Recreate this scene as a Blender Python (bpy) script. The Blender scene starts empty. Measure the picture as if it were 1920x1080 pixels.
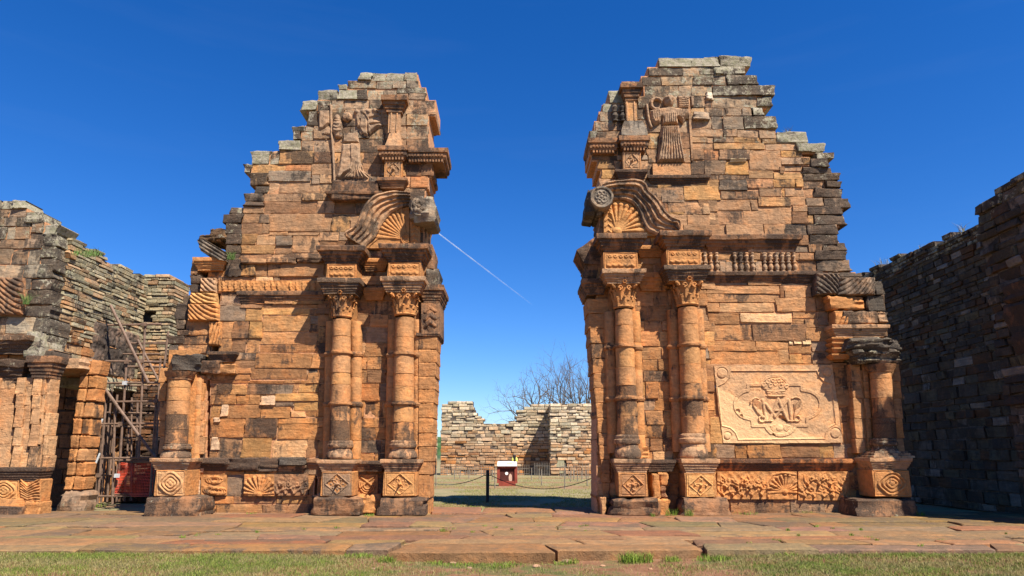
import bpy, math, random
import numpy as np
from mathutils import Vector, Matrix, noise as mn

random.seed(7)
rng = np.random.default_rng(7)
SC = bpy.context.scene
COL = SC.collection

# ------------------------------------------------------------------ camera
F = 1300.0
PITCH = math.atan(310.0 / F)
CP, SP = math.cos(PITCH), math.sin(PITCH)
CAMZ = 1.6
cd = bpy.data.cameras.new('camera')
cam = bpy.data.objects.new('camera', cd)
COL.objects.link(cam)
cam.location = (0, 0, CAMZ)
cam.rotation_euler = (math.pi / 2 + PITCH, 0, 0)
cd.sensor_width = 36.0
cd.lens = 36.0 * F / 1920.0
cd.clip_start = 0.1
cd.clip_end = 30000
SC.camera = cam

# ------------------------------------------------------------------ sky, sun, exposure
SUN_EL, SUN_AZ = math.radians(52.5), math.radians(41)      # azimuth: to the right, behind the camera
SUN_DIR = Vector((math.sin(SUN_AZ) * math.cos(SUN_EL), -math.cos(SUN_AZ) * math.cos(SUN_EL), math.sin(SUN_EL)))
wd = bpy.data.worlds.new('World')
SC.world = wd
wd.use_nodes = True
nt = wd.node_tree
for n in list(nt.nodes):
    nt.nodes.remove(n)
wo = nt.nodes.new('ShaderNodeOutputWorld')
bg = nt.nodes.new('ShaderNodeBackground')
sky = nt.nodes.new('ShaderNodeTexSky')
sky.sky_type = 'NISHITA'
sky.sun_disc = False
sky.sun_elevation = SUN_EL
sky.sun_rotation = math.pi - SUN_AZ
sky.altitude = 200
sky.air_density = 1.0
sky.dust_density = 0.0
sky.ozone_density = 3.0
hs = nt.nodes.new('ShaderNodeHueSaturation')
hs.inputs['Saturation'].default_value = 1.36
hs.inputs['Value'].default_value = 1.0
gm = nt.nodes.new('ShaderNodeGamma')
gm.inputs['Gamma'].default_value = 1.0
# faint cirrus streaks
tc = nt.nodes.new('ShaderNodeTexCoord')
mp = nt.nodes.new('ShaderNodeMapping')
mp.inputs['Scale'].default_value = (1.6, 1.6, 13.0)
mp.inputs['Rotation'].default_value = (0.0, 0.10, 0.3)
nz = nt.nodes.new('ShaderNodeTexNoise')
nz.inputs['Scale'].default_value = 1.7
nz.inputs['Detail'].default_value = 7
nz.inputs['Roughness'].default_value = 0.55
cr = nt.nodes.new('ShaderNodeValToRGB')
cr.color_ramp.elements[0].position = 0.56
cr.color_ramp.elements[0].color = (0, 0, 0, 1)
cr.color_ramp.elements[1].position = 0.80
cr.color_ramp.elements[1].color = (0.012, 0.012, 0.012, 1)
mx = nt.nodes.new('ShaderNodeMixRGB')
mx.inputs[2].default_value = (7.5, 8.6, 9.6, 1)
nt.links.new(tc.outputs['Generated'], mp.inputs['Vector'])
nt.links.new(mp.outputs['Vector'], nz.inputs['Vector'])
nt.links.new(nz.outputs['Fac'], cr.inputs['Fac'])
tn = nt.nodes.new('ShaderNodeMixRGB')
tn.blend_type = 'MULTIPLY'
tn.inputs[0].default_value = 1.0
tn.inputs[2].default_value = (0.84, 1.04, 1.46, 1)
nt.links.new(sky.outputs['Color'], gm.inputs['Color'])
nt.links.new(gm.outputs['Color'], hs.inputs['Color'])
nt.links.new(hs.outputs['Color'], tn.inputs[1])
nt.links.new(tn.outputs['Color'], mx.inputs[1])
nt.links.new(cr.outputs['Color'], mx.inputs[0])
nt.links.new(mx.outputs['Color'], bg.inputs['Color'])
bg.inputs['Strength'].default_value = 0.054
nt.links.new(bg.outputs['Background'], wo.inputs['Surface'])

sd = bpy.data.lights.new('sun', 'SUN')
sd.energy = 5.0
sd.angle = math.radians(0.5)
sd.color = (1.0, 0.94, 0.85)
sun = bpy.data.objects.new('sun', sd)
COL.objects.link(sun)
sun.rotation_euler = (-SUN_DIR).to_track_quat('-Z', 'Y').to_euler()
sun.location = SUN_DIR * 60

vs = SC.view_settings
vs.view_transform = 'Standard'
vs.look = 'None'
vs.gamma = 1.0
vs.use_curve_mapping = False
vs.exposure = 1.05

# ------------------------------------------------------------------ pixel helpers (photo pixels -> directions)
def ray(px, py):
    u = (px - 960.0) / F
    v = (540.0 - py) / F
    return u, CP - v * SP, SP + v * CP
def PY(px, py, Y):
    dx, dy, dz = ray(px, py)
    t = Y / dy
    return dx * t, Y + 0 * t, CAMZ + dz * t
def PX(px, py, X):
    dx, dy, dz = ray(px, py)
    t = X / dx
    return X + 0 * t, dy * t, CAMZ + dz * t
def PZ(px, py, Z):
    dx, dy, dz = ray(px, py)
    t = (Z - CAMZ) / dz
    return dx * t, dy * t, Z + 0 * t
def XZ(px, py, Y):
    a = PY(px, py, Y)
    return a[0], a[2]

# ------------------------------------------------------------------ object helpers
WL = {}
def wl(o):
    return WL.get(o.name, Vector((0, 0, 0))) if o is not None else Vector((0, 0, 0))
def place(o, origin, parent):
    COL.objects.link(o)
    origin = Vector(origin)
    if parent is not None:
        o.parent = parent
        o.location = origin - wl(parent)
    else:
        o.location = origin
    WL[o.name] = origin
    return o
def thing(name, loc, label, cat, group=None):
    o = bpy.data.objects.new(name, None)
    o.empty_display_size = 0.3
    place(o, loc, None)
    o['label'] = label
    o['category'] = cat
    if group:
        o['group'] = group
    return o
def tag(o, label, cat, group=None):
    o['label'] = label
    o['category'] = cat
    if group:
        o['group'] = group
    return o
def new_mesh(name, V, Fc, smooth=True):
    me = bpy.data.meshes.new(name)
    V = np.asarray(V, dtype=np.float32)
    if isinstance(Fc, np.ndarray):
        k = Fc.shape[1]
        me.vertices.add(len(V))
        me.vertices.foreach_set('co', V.ravel())
        me.loops.add(Fc.size)
        me.loops.foreach_set('vertex_index', Fc.ravel().astype(np.int32))
        me.polygons.add(len(Fc))
        me.polygons.foreach_set('loop_start', np.arange(0, Fc.size, k, dtype=np.int32))
        me.update(calc_edges=True)
    else:
        me.from_pydata(V.tolist(), [], Fc)
        me.update()
    me.polygons.foreach_set('use_smooth', np.full(len(me.polygons), smooth))
    if smooth:
        me.set_sharp_from_angle(angle=math.radians(32))
    return me
def mk(name, V, Fc, mat, parent=None, col=None, pat=0.3, lich=0.0, smooth=True, origin=None):
    V = np.asarray(V, dtype=float)
    if origin is None:
        lo, hi = V.min(0), V.max(0)
        origin = ((lo[0] + hi[0]) / 2, (lo[1] + hi[1]) / 2, lo[2])
    me = new_mesh(name, V - np.asarray(origin), Fc, smooth)
    me.materials.append(mat)
    o = bpy.data.objects.new(name, me)
    place(o, origin, parent)
    if col is not None:
        o.color = (col[0], col[1], col[2], pat)
        o['lichen'] = float(lich)
    return o
class MB:
    """collects pieces of one mesh"""
    def __init__(self):
        self.V = []; self.F = []; self.n = 0
    def add(self, V, Fc):
        self.V.extend([tuple(v) for v in V])
        self.F.extend([tuple(int(i) + self.n for i in f) for f in Fc])
        self.n += len(V)
    def box(self, x0, x1, y0, y1, z0, z1):
        self.add([(x0, y0, z0), (x1, y0, z0), (x1, y1, z0), (x0, y1, z0), (x0, y0, z1), (x1, y0, z1), (x1, y1, z1), (x0, y1, z1)],
                 [(0, 3, 2, 1), (4, 5, 6, 7), (0, 1, 5, 4), (1, 2, 6, 5), (2, 3, 7, 6), (3, 0, 4, 7)])
    def tube(self, a, b, r0, r1=None, n=8):
        r1 = r0 if r1 is None else r1
        a, b = Vector(a), Vector(b)
        d = (b - a).normalized()
        s = d.cross(Vector((0, 0, 1)) if abs(d.z) < 0.9 else Vector((1, 0, 0))).normalized()
        t = d.cross(s)
        V = []
        for c, r in ((a, r0), (b, r1)):
            for i in range(n):
                w = 2 * math.pi * i / n
                V.append(c + (s * math.cos(w) + t * math.sin(w)) * r)
        Fc = [(i, (i + 1) % n, n + (i + 1) % n, n + i) for i in range(n)]
        Fc.append(tuple(range(n - 1, -1, -1)))
        Fc.append(tuple(range(n, 2 * n)))
        self.add(V, Fc)
    def build(self, name, mat, parent=None, **k):
        return mk(name, self.V, self.F, mat, parent, **k)

# ------------------------------------------------------------------ materials
def nd(t, typ, **k):
    n = t.nodes.new(typ)
    for a, b in k.items():
        setattr(n, a, b)
    return n
def mat_base(name):
    m = bpy.data.materials.new(name)
    m.use_nodes = True
    t = m.node_tree
    b = t.nodes['Principled BSDF']
    b.inputs['Roughness'].default_value = 0.9
    b.inputs['Specular IOR Level'].default_value = 0.2
    return m, t, b
def noise_node(t, vec, scale, detail=5, rough=0.6):
    n = nd(t, 'ShaderNodeTexNoise')
    n.inputs['Scale'].default_value = scale
    n.inputs['Detail'].default_value = detail
    n.inputs['Roughness'].default_value = rough
    t.links.new(vec, n.inputs['Vector'])
    return n.outputs['Fac']
def math_node(t, op, a, b=None, c=None):
    n = nd(t, 'ShaderNodeMath', operation=op)
    for i, v in enumerate((a, b, c)):
        if v is None:
            continue
        if isinstance(v, (int, float)):
            n.inputs[i].default_value = v
        else:
            t.links.new(v, n.inputs[i])
    return n.outputs[0]
def maprange(t, v, a, b, c=0.0, d=1.0):
    n = nd(t, 'ShaderNodeMapRange', interpolation_type='SMOOTHSTEP')
    t.links.new(v, n.inputs[0])
    for i, x in zip((1, 2, 3, 4), (a, b, c, d)):
        n.inputs[i].default_value = x
    return n.outputs[0]
def mix(t, fac, a, b, blend='MIX'):
    n = nd(t, 'ShaderNodeMixRGB', blend_type=blend)
    for i, v in enumerate((fac, a, b)):
        if isinstance(v, (int, float)):
            n.inputs[i].default_value = v
        elif isinstance(v, tuple):
            n.inputs[i].default_value = (*v, 1) if len(v) == 3 else v
        else:
            t.links.new(v, n.inputs[i])
    return n.outputs[0]

def stone_material(name, src='object', grain=1.0, strata=1.0, patcol=(0.032, 0.026, 0.021), lichcol=(0.40, 0.345, 0.25)):
    m, t, b = mat_base(name)
    geo = nd(t, 'ShaderNodeNewGeometry')
    oi = nd(t, 'ShaderNodeObjectInfo')
    pos = geo.outputs['Position']
    if src == 'object':
        base, pat, rnd = oi.outputs['Color'], oi.outputs['Alpha'], oi.outputs['Random']
        at = nd(t, 'ShaderNodeAttribute', attribute_type='OBJECT', attribute_name='lichen')
        lich = at.outputs['Fac']
    else:
        a1 = nd(t, 'ShaderNodeAttribute', attribute_name='tint')
        base, pat, rnd = a1.outputs['Color'], a1.outputs['Alpha'], oi.outputs['Random']
        a2 = nd(t, 'ShaderNodeAttribute', attribute_name='lichen')
        lich = a2.outputs['Fac']
    off = nd(t, 'ShaderNodeVectorMath', operation='SCALE')
    cmb = nd(t, 'ShaderNodeCombineXYZ')
    for i in range(3):
        t.links.new(rnd, cmb.inputs[i])
    t.links.new(cmb.outputs[0], off.inputs[0])
    off.inputs['Scale'].default_value = 37.0
    addv = nd(t, 'ShaderNodeVectorMath', operation='ADD')
    t.links.new(pos, addv.inputs[0]); t.links.new(off.outputs[0], addv.inputs[1])
    p2 = addv.outputs[0]
    mapn = nd(t, 'ShaderNodeMapping')
    mapn.inputs['Scale'].default_value = (1.3, 1.3, 9.0)
    mapn.inputs['Rotation'].default_value = (0.03, 0.05, 0)
    t.links.new(p2, mapn.inputs['Vector'])
    st = noise_node(t, mapn.outputs[0], 1.6, 6, 0.65)
    bl = noise_node(t, p2, 2.6, 5, 0.6)
    gr = noise_node(t, pos, 55, 4, 0.7)
    med = noise_node(t, pos, 9, 6, 0.65)
    c = mix(t, maprange(t, bl, 0.35, 0.72), base, mix(t, 1.0, base, (1.18, 0.96, 0.78), 'MULTIPLY'))
    c = mix(t, maprange(t, bl, 0.62, 0.36, 0, 0.6), c, mix(t, 1.0, base, (0.72, 0.66, 0.62), 'MULTIPLY'))
    sv = maprange(t, st, 0.3, 0.7, 1.0 - 0.2 * strata, 1.0 + 0.14 * strata)
    gv = maprange(t, gr, 0.25, 0.75, 0.88, 1.12)
    mv = maprange(t, med, 0.3, 0.7, 0.84, 1.14)
    k = math_node(t, 'MULTIPLY', math_node(t, 'MULTIPLY', sv, gv), mv)
    kc = nd(t, 'ShaderNodeCombineXYZ')
    for i in range(3):
        t.links.new(k, kc.inputs[i])
    c = mix(t, 1.0, c, kc.outputs[0], 'MULTIPLY')
    # dark biological crust
    mapp = nd(t, 'ShaderNodeMapping')
    mapp.inputs['Scale'].default_value = (1.0, 1.0, 0.75)
    t.links.new(pos, mapp.inputs['Vector'])
    pn = noise_node(t, mapp.outputs[0], 1.25, 9, 0.68)
    mapq = nd(t, 'ShaderNodeMapping')
    mapq.inputs['Scale'].default_value = (5.0, 5.0, 0.8)
    t.links.new(pos, mapq.inputs['Vector'])
    qn = noise_node(t, mapq.outputs[0], 1.3, 6, 0.65)
    sepn = nd(t, 'ShaderNodeSeparateXYZ')
    t.links.new(geo.outputs['Normal'], sepn.inputs[0])
    s = math_node(t, 'ADD', math_node(t, 'MULTIPLY', math_node(t, 'SUBTRACT', pn, 0.5), 1.35), 0.5)
    s = math_node(t, 'ADD', s, math_node(t, 'MULTIPLY', math_node(t, 'SUBTRACT', qn, 0.5), 0.5))
    s = math_node(t, 'ADD', s, math_node(t, 'MULTIPLY', math_node(t, 'SUBTRACT', med, 0.5), 0.4))
    s = math_node(t, 'ADD', s, math_node(t, 'MULTIPLY', math_node(t, 'SUBTRACT', pat, 0.5), 0.75))
    s = math_node(t, 'ADD', s, math_node(t, 'MULTIPLY', sepn.outputs[2], 0.05))
    pm = maprange(t, s, 0.455, 0.60, 0.0, 0.93)
    dark = mix(t, maprange(t, gr, 0.35, 0.7), patcol, mix(t, 0.68, c, tuple(1.9 * x for x in patcol)))
    c = mix(t, pm, c, dark)
    # lichen
    ln = noise_node(t, pos, 3.6, 8, 0.72)
    l2 = noise_node(t, pos, 26, 3, 0.6)
    ls = math_node(t, 'ADD', math_node(t, 'MULTIPLY', ln, 0.75), math_node(t, 'MULTIPLY', l2, 0.25))
    ls = math_node(t, 'ADD', ls, math_node(t, 'MULTIPLY', math_node(t, 'SUBTRACT', lich, 0.5), 0.4))
    lm = maprange(t, ls, 0.50, 0.57, 0.0, 0.85)
    lc = mix(t, maprange(t, med, 0.35, 0.65), lichcol, tuple(x * y for x, y in zip(lichcol, (0.62, 0.66, 0.55))))
    c = mix(t, lm, c, lc)
    t.links.new(c, b.inputs['Base Color'])
    # relief
    h = math_node(t, 'ADD', math_node(t, 'MULTIPLY', med, 0.9), math_node(t, 'MULTIPLY', st, 0.55 * strata))
    h = math_node(t, 'ADD', h, math_node(t, 'MULTIPLY', gr, 0.28 * grain))
    vo = nd(t, 'ShaderNodeTexVoronoi')
    vo.inputs['Scale'].default_value = 17
    t.links.new(pos, vo.inputs['Vector'])
    h = math_node(t, 'ADD', h, math_node(t, 'MULTIPLY', maprange(t, vo.outputs['Distance'], 0.0, 0.25, 0, 0.4), 0.35))
    bp = nd(t, 'ShaderNodeBump')
    bp.inputs['Strength'].default_value = 0.9
    bp.inputs['Distance'].default_value = 0.045
    t.links.new(h, bp.inputs['Height'])
    t.links.new(bp.outputs[0], b.inputs['Normal'])
    b.inputs['Roughness'].default_value = 0.93
    b.inputs['Specular IOR Level'].default_value = 0.12
    return m

M = {}
M['stone'] = stone_material('sandstone')
M['stone_stuff'] = stone_material('sandstone_rubble', 'attr')
M['carved'] = stone_material('carved_sandstone', grain=0.7, strata=0.45)

def simple(name, col, rough=0.8, metal=0.0, spec=0.3, var=0.25, scale=12, bump=0.0):
    m, t, b = mat_base(name)
    geo = nd(t, 'ShaderNodeNewGeometry')
    n = noise_node(t, geo.outputs['Position'], scale, 5, 0.6)
    c = mix(t, maprange(t, n, 0.3, 0.7), tuple(x * (1 - var) for x in col), tuple(min(1, x * (1 + var)) for x in col))
    t.links.new(c, b.inputs['Base Color'])
    b.inputs['Roughness'].default_value = rough
    b.inputs['Metallic'].default_value = metal
    b.inputs['Specular IOR Level'].default_value = spec
    if bump:
        bp = nd(t, 'ShaderNodeBump')
        bp.inputs['Strength'].default_value = 0.5
        bp.inputs['Distance'].default_value = bump
        t.links.new(n, bp.inputs['Height'])
        t.links.new(bp.outputs[0], b.inputs['Normal'])
    return m
M['mortar'] = simple('pink_mortar', (0.46, 0.225, 0.105), 0.95, var=0.3, scale=14, bump=0.03)
M['mortar_grey'] = simple('grey_mortar', (0.10, 0.075, 0.055), 0.95, var=0.4, scale=9, bump=0.03)
M['rust'] = simple('painted_tube', (0.155, 0.095, 0.062), 0.6, 0.0, 0.4, 0.3, 8)
M['zinc'] = simple('zinc', (0.62, 0.63, 0.62), 0.45, 0.3, 0.5, 0.15, 10)
M['net'] = simple('orange_net', (0.62, 0.07, 0.03), 0.6, 0, 0.4, 0.25, 4)
M['iron'] = simple('black_iron', (0.012, 0.012, 0.012), 0.55, 0, 0.4, 0.2, 8)
M['stake'] = simple('grey_stake', (0.20, 0.17, 0.13), 0.8, 0, 0.2, 0.3, 8)
M['red_paint'] = simple('red_painted_wood', (0.22, 0.042, 0.024), 0.6, 0, 0.35, 0.2, 6)
M['dark_red'] = simple('dark_red_panel', (0.07, 0.016, 0.011), 0.7, 0, 0.3, 0.2, 6)
M['white'] = simple('white_board', (0.80, 0.79, 0.75), 0.6, 0, 0.3, 0.06, 6)
M['yellow'] = simple('yellow_cloth', (0.55, 0.53, 0.12), 0.7, 0, 0.3, 0.15, 20)
M['bark'] = simple('grey_bark', (0.125, 0.10, 0.082), 0.95, 0, 0.1, 0.3, 4)
M['carvedark'] = None

# ------------------------------------------------------------------ stone mesh
def stone_arrays(w, h, d, seed, r=0.03, amp=0.02, jit=0.03, nx=None, ny=None, chip=0.22):
    """front face grid (flaking, chipped rim) + sides going back; coordinates (u, depth, z), centred"""
    if nx is None:
        nx = int(min(12, max(3, w / 0.11)))
    if ny is None:
        ny = int(min(7, max(2, h / 0.075)))
    r = min(r, 0.2 * w, 0.2 * h)
    xs = np.concatenate([[-w / 2], np.linspace(-w / 2 + r, w / 2 - r, nx), [w / 2]])
    zs = np.concatenate([[-h / 2], np.linspace(-h / 2 + r, h / 2 - r, ny), [h / 2]])
    NX, NZ = len(xs), len(zs)
    V = np.zeros((NX * NZ, 3))
    nf = mn.noise
    k = 0
    sx0, sx1 = random.uniform(-jit, jit), random.uniform(-jit, jit)
    tilt = random.uniform(-1, 1) * amp * 0.9
    tiltx = random.uniform(-1, 1) * amp * 0.9
    cj = min(jit, 0.10 * w, 0.10 * h)
    for j, z in enumerate(zs):
        tz = z / (h / 2)
        for i, x in enumerate(xs):
            tx = x / (w / 2)
            y = amp * (1.0 * nf(Vector((x * 1.6 + seed * 5.1, z * 7.5, seed * 0.7))) + 0.7 * nf(Vector((x * 5 + seed, z * 16, 4.4)))) + tilt * tz + tiltx * tx
            bx = 1 if i in (0, NX - 1) else 0
            bz = 1 if j in (0, NZ - 1) else 0
            xx, zz = x, z
            if bx or bz:
                y += r * 0.8
                if bx:
                    xx += (sx0 if tx < 0 else sx1) * tz * 0.8 + cj * nf(Vector((seed * (1.37 if tx < 0 else 2.1), z * 6.1, 3.3)))
                if bz:
                    zz += 0.7 * cj * nf(Vector((seed * (1.7 if tz < 0 else 1.9), x * 5.1, 13.3)))
                q = random.random()
                if q < chip:
                    e = random.uniform(0.3, 1.0) * cj * 1.3
                    xx -= math.copysign(e, tx) * bx
                    zz -= math.copysign(e, tz) * bz
                    y += random.uniform(0.2, 1.0) * (r + 0.012)
                if bx and bz:
                    e = random.uniform(0.15, 1.0) * cj
                    xx -= math.copysign(e, tx); zz -= math.copysign(e, tz) * 0.8
            V[k] = (xx, y, zz)
            k += 1
    Fc = []
    for j in range(NZ - 1):
        for i in range(NX - 1):
            a = j * NX + i
            Fc.append((a, a + 1, a + NX + 1, a + NX))
    ring = [i for i in range(NX)] + [j * NX + NX - 1 for j in range(1, NZ)] + [(NZ - 1) * NX + i for i in range(NX - 2, -1, -1)] + [j * NX for j in range(NZ - 2, 0, -1)]
    B = V[ring].copy()
    B[:, 1] = d
    V = np.vstack([V, B])
    n0, L = NX * NZ, len(ring)
    for q in range(L):
        q2 = (q + 1) % L
        Fc.append((ring[q2], ring[q], n0 + q, n0 + q2))
    Fc.append(tuple(n0 + q for q in range(L)))
    return V, Fc

ORANGE = (0.45, 0.218, 0.082); TAN = (0.415, 0.255, 0.142); BROWN = (0.27, 0.150, 0.080)
GREY = (0.24, 0.20, 0.150); RED = (0.43, 0.175, 0.065); PALE = (0.62, 0.40, 0.21); YELL = (0.52, 0.29, 0.11)
def lerp3(a, b, t):
    return tuple(x + (y - x) * t for x, y in zip(a, b))
def tint(Z, edge=0.0, top=0.0, zt=(3.0, 9.5)):
    t = min(1, max(0, (Z - zt[0]) / (zt[1] - zt[0])))
    c = lerp3(ORANGE, TAN, t)
    q = random.random()
    if q < 0.20:
        c = lerp3(c, BROWN, random.uniform(0.3, 0.9))
    elif q < 0.34:
        c = lerp3(c, YELL, random.uniform(0.3, 1.0))
    elif q < 0.42:
        c = lerp3(c, RED, random.uniform(0.2, 0.7))
    elif q < 0.48:
        c = lerp3(c, PALE, random.uniform(0.2, 0.5))
    elif q < 0.60:
        c = lerp3(c, GREY, random.uniform(0.3, 0.8))
    if edge:
        c = lerp3(c, GREY, 0.5 * edge)
    v = random.uniform(0.68, 1.10)
    c = tuple(x * v for x in c)
    hi = min(1, max(0, (Z - 6.5) / 5.0))
    h2 = min(1, max(0, (Z - 10.6) / 2.4))
    c = lerp3(c, (0.30, 0.255, 0.185), 0.6 * h2)
    pat = random.uniform(0.16, 0.54) + 0.36 * edge + 0.20 * top + 0.14 * hi + 0.07 * h2
    lich = random.uniform(0.0, 0.2) + (0.45 * top + 0.2 * hi) * min(1, max(0, (Z - 6) / 5)) + 0.12 * edge + 0.16 * h2
    return c, min(1, pat), min(0.8, lich)

# ------------------------------------------------------------------ coursed masonry facing the camera side (-Y)
class Masonry:
    def __init__(self, parent, Yf, T, side=None, mort='mortar'):
        self.p, self.Y, self.T, self.side = parent, Yf, T, side
        self.st = []           # x0,y0,x1,y1 (photo px), Yoff, override
        self.mort = mort
    def rows(self, ox, oy, s, txt, yoff=0.0, ov=None):
        for ln in txt.strip().split('\n'):
            ln = ln.split('#')[0].strip()
            if not ln:
                continue
            a, b = ln.split(':')
            y0, y1 = [float(v) for v in a.split()]
            xs = [float(v) for v in b.split()]
            for x0, x1 in zip(xs[:-1], xs[1:]):
                self.st.append((ox + s * x0, oy + s * y0, ox + s * x1, oy + s * y1, yoff, ov))
    def fill(self, x0, x1, y0, y1, hh=(12, 22), ww=(25, 60), yoff=0.0):
        y = y0
        while y < y1 - 3:
            h = random.uniform(*hh)
            if y + h > y1 - 6:
                h = y1 - y
            x = x0
            while x < x1 - 2:
                w = random.uniform(*ww)
                if x + w > x1 - 10:
                    w = x1 - x
                self.st.append((x, y, x + w, y + h, yoff, None))
                x += w
            y += h
    def build(self, greyz=None):
        core = MB()
        for i, (x0, y0, x1, y1, yo, ov) in enumerate(self.st):
            xm, ym = (x0 + x1) / 2, (y0 + y1) / 2
            edge = top = 1.0
            for (a0, b0, a1, b1, yo2, ov2) in self.st:
                if self.side == 'L' and a1 <= x0 + 4 and b0 < ym < b1:
                    edge = 0.0
                if self.side == 'R' and a0 >= x1 - 4 and b0 < ym < b1:
                    edge = 0.0
                if b1 <= y0 + 4 and a0 < xm < a1:
                    top = 0.0
            if self.side is None:
                edge = 0.0
            Y = self.Y + yo
            X0, X1 = XZ(x0, ym, Y)[0], XZ(x1, ym, Y)[0]
            Z0, Z1 = XZ(xm, y1, Y)[1], XZ(xm, y0, Y)[1]
            if Z0 < 0.02:
                Z0 = -0.06
            w, h = X1 - X0, Z1 - Z0
            g = random.uniform(0.005, 0.011)
            T = self.T + random.uniform(-0.06, 0.1)
            V, Fc = stone_arrays(w - 2 * g, h - 2 * g, T, random.uniform(0, 90),
                                 r=random.uniform(0.006, 0.012) + 0.012 * edge, amp=0.011 + 0.02 * edge + 0.012 * top,
                                 jit=0.06 + 0.03 * max(edge, top))
            pr = random.uniform(-0.045, 0.010) - 0.03 * edge
            ra = random.uniform(-0.016, 0.016) * min(1, 0.9 / w)
            V[:, 0], V[:, 2] = V[:, 0] - ra * V[:, 2], V[:, 2] + ra * V[:, 0] + random.uniform(-0.010, 0.010)
            V = V + np.array([(X0 + X1) / 2, Y + pr, (Z0 + Z1) / 2])
            c, pat, lich = tint((Z0 + Z1) / 2, edge, top)
            if greyz is not None and (Z0 + Z1) / 2 > greyz:
                c = lerp3(c, random.choice((GREY, (0.20, 0.15, 0.10), (0.33, 0.29, 0.21))), random.uniform(0.55, 0.95)); pat += 0.12; lich += 0.22
            if ov:
                c = ov.get('c', c); pat = ov.get('p', pat); lich = ov.get('l', lich)
            mk('stone', V, Fc, M['stone'], self.p, c, pat, lich, origin=((X0 + X1) / 2, Y, Z0))
            cx = min(0.06, w * 0.2) + 0.10 * max(edge, 0)
            e2 = random.uniform(-0.008, 0.008)
            core.box(X0 - 0.02 if not edge else X0 + cx, X1 + 0.02 if not edge else X1 - cx, Y + 0.022 + e2 + 0.03 * edge, Y + self.T - 0.1 + e2,
                     Z0 - 0.03, Z1 + (0.03 if not top else -0.05))
        core.build('mortar_core', M[self.mort], self.p, smooth=False)

# ------------------------------------------------------------------ mouldings: rectangular stages with returns, and lathes
def rect_stack(name, parent, X0, X1, Yf, Yb, stages, amp=0.008, col=None, pat=0.4, lich=0.1, lean=0.0, mat='carved', seg=0.12, origin=None):
    """stages: (z, protrusion) from bottom to top; body X0..X1, front Yf"""
    V, Fc = [], []
    n = max(2, int((X1 - X0) / seg))
    m = 3
    zs0, zs1 = stages[0][0], stages[-1][0]
    sd_ = random.uniform(0, 60)
    per = None
    for (z, p) in stages:
        xl, xr, yf = X0 - p, X1 + p, Yf - p
        dx = lean * (z - zs0)
        ring = []
        for i in range(m):
            ring.append((xl, Yb + (yf - Yb) * i / m))
        for i in range(n):
            ring.append((xl + (xr - xl) * i / n, yf))
        for i in range(m + 1):
            ring.append((xr, yf + (Yb - yf) * i / m))
        per = len(ring)
        for (x, y) in ring:
            q = mn.noise_vector(Vector((x * 2.4 + sd_, y * 2.4, z * 3.1))) * amp * 1.6 + mn.noise_vector(Vector((x * 9 + sd_, y * 9, z * 9))) * amp * 0.8
            V.append((x + dx + q.x, y + q.y, z + q.z))
    k = len(stages)
    for j in range(k - 1):
        for i in range(per - 1):
            a = j * per + i
            Fc.append((a, a + 1, a + per + 1, a + per))
        Fc.append((j * per + per - 1, j * per, (j + 1) * per, (j + 1) * per + per - 1))
    Fc.append(tuple(range(per - 1, -1, -1)))
    Fc.append(tuple((k - 1) * per + i for i in range(per)))
    if col is None:
        c, p0, l0 = tint((zs0 + zs1) / 2)
        col = c
    return mk(name, V, Fc, M[mat], parent, col, pat, lich, smooth=True, origin=origin)

CORN = [(0, 0.0), (0.14, 0.0), (0.16, 0.16), (0.28, 0.22), (0.30, 0.36), (0.46, 0.42), (0.50, 0.62), (0.66, 0.66), (0.70, 0.92), (0.94, 1.0), (1.0, 0.94)]
BASEP = [(0, 1.0), (0.18, 1.0), (0.2, 0.8), (0.42, 0.7), (0.46, 0.5), (0.62, 0.45), (0.66, 0.22), (0.9, 0.16), (1.0, 0.0)]
def px_stack(name, parent, x0, x1, ytop, ybot, Yf, depth, prof, P, **k):
    """px body extents at plane Yf; profile fractions bottom->top scaled by P metres"""
    ym = (ytop + ybot) / 2
    X0, X1 = XZ(x0, ym, Yf)[0], XZ(x1, ym, Yf)[0]
    Zt, Zb = XZ((x0 + x1) / 2, ytop, Yf)[1], XZ((x0 + x1) / 2, ybot, Yf)[1]
    st = [(Zb + (Zt - Zb) * f, P * q) for f, q in prof]
    return rect_stack(name, parent, X0, X1, Yf, Yf + depth, st, **k)
def px_block(name, parent, x0, x1, ytop, ybot, Yf, depth, r=0.03, n=5, **k):
    prof = [(0.0, -1.0), (0.03, 0.0)] + [(0.03 + 0.94 * i / n, 0.0) for i in range(1, n)] + [(0.97, 0.0), (1.0, -1.0)]
    return px_stack(name, parent, x0, x1, ytop, ybot, Yf, depth, prof, r, **k)

def lathe(name, parent, cx, cy, prof, n=28, amp=0.006, col=None, pat=0.35, lich=0.05, mat='carved', lean=0.0, smooth=True):
    V, Fc = [], []
    sd_ = random.uniform(0, 60)
    for (z, r) in prof:
        for i in range(n):
            w = 2 * math.pi * i / n
            x, y = r * math.cos(w), r * math.sin(w)
            q = mn.noise(Vector((x * 3 + sd_, y * 3, z * 3.3))) * amp * 1.8 + mn.noise(Vector((x * 11 + sd_, y * 11, z * 11))) * amp * 0.7
            f = 1 + q / max(r, 0.05)
            V.append((cx + x * f + lean * (z - prof[0][0]), cy + y * f, z))
    k = len(prof)
    for j in range(k - 1):
        for i in range(n):
            a = j * n + i
            b = j * n + (i + 1) % n
            Fc.append((a, b, b + n, a + n))
    Fc.append(tuple(range(n - 1, -1, -1)))
    Fc.append(tuple((k - 1) * n + i for i in range(n)))
    if col is None:
        col = tint((prof[0][0] + prof[-1][0]) / 2)[0]
    o = mk(name, V, Fc, M[mat], parent, col, pat, lich, smooth=smooth)
    return o

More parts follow.
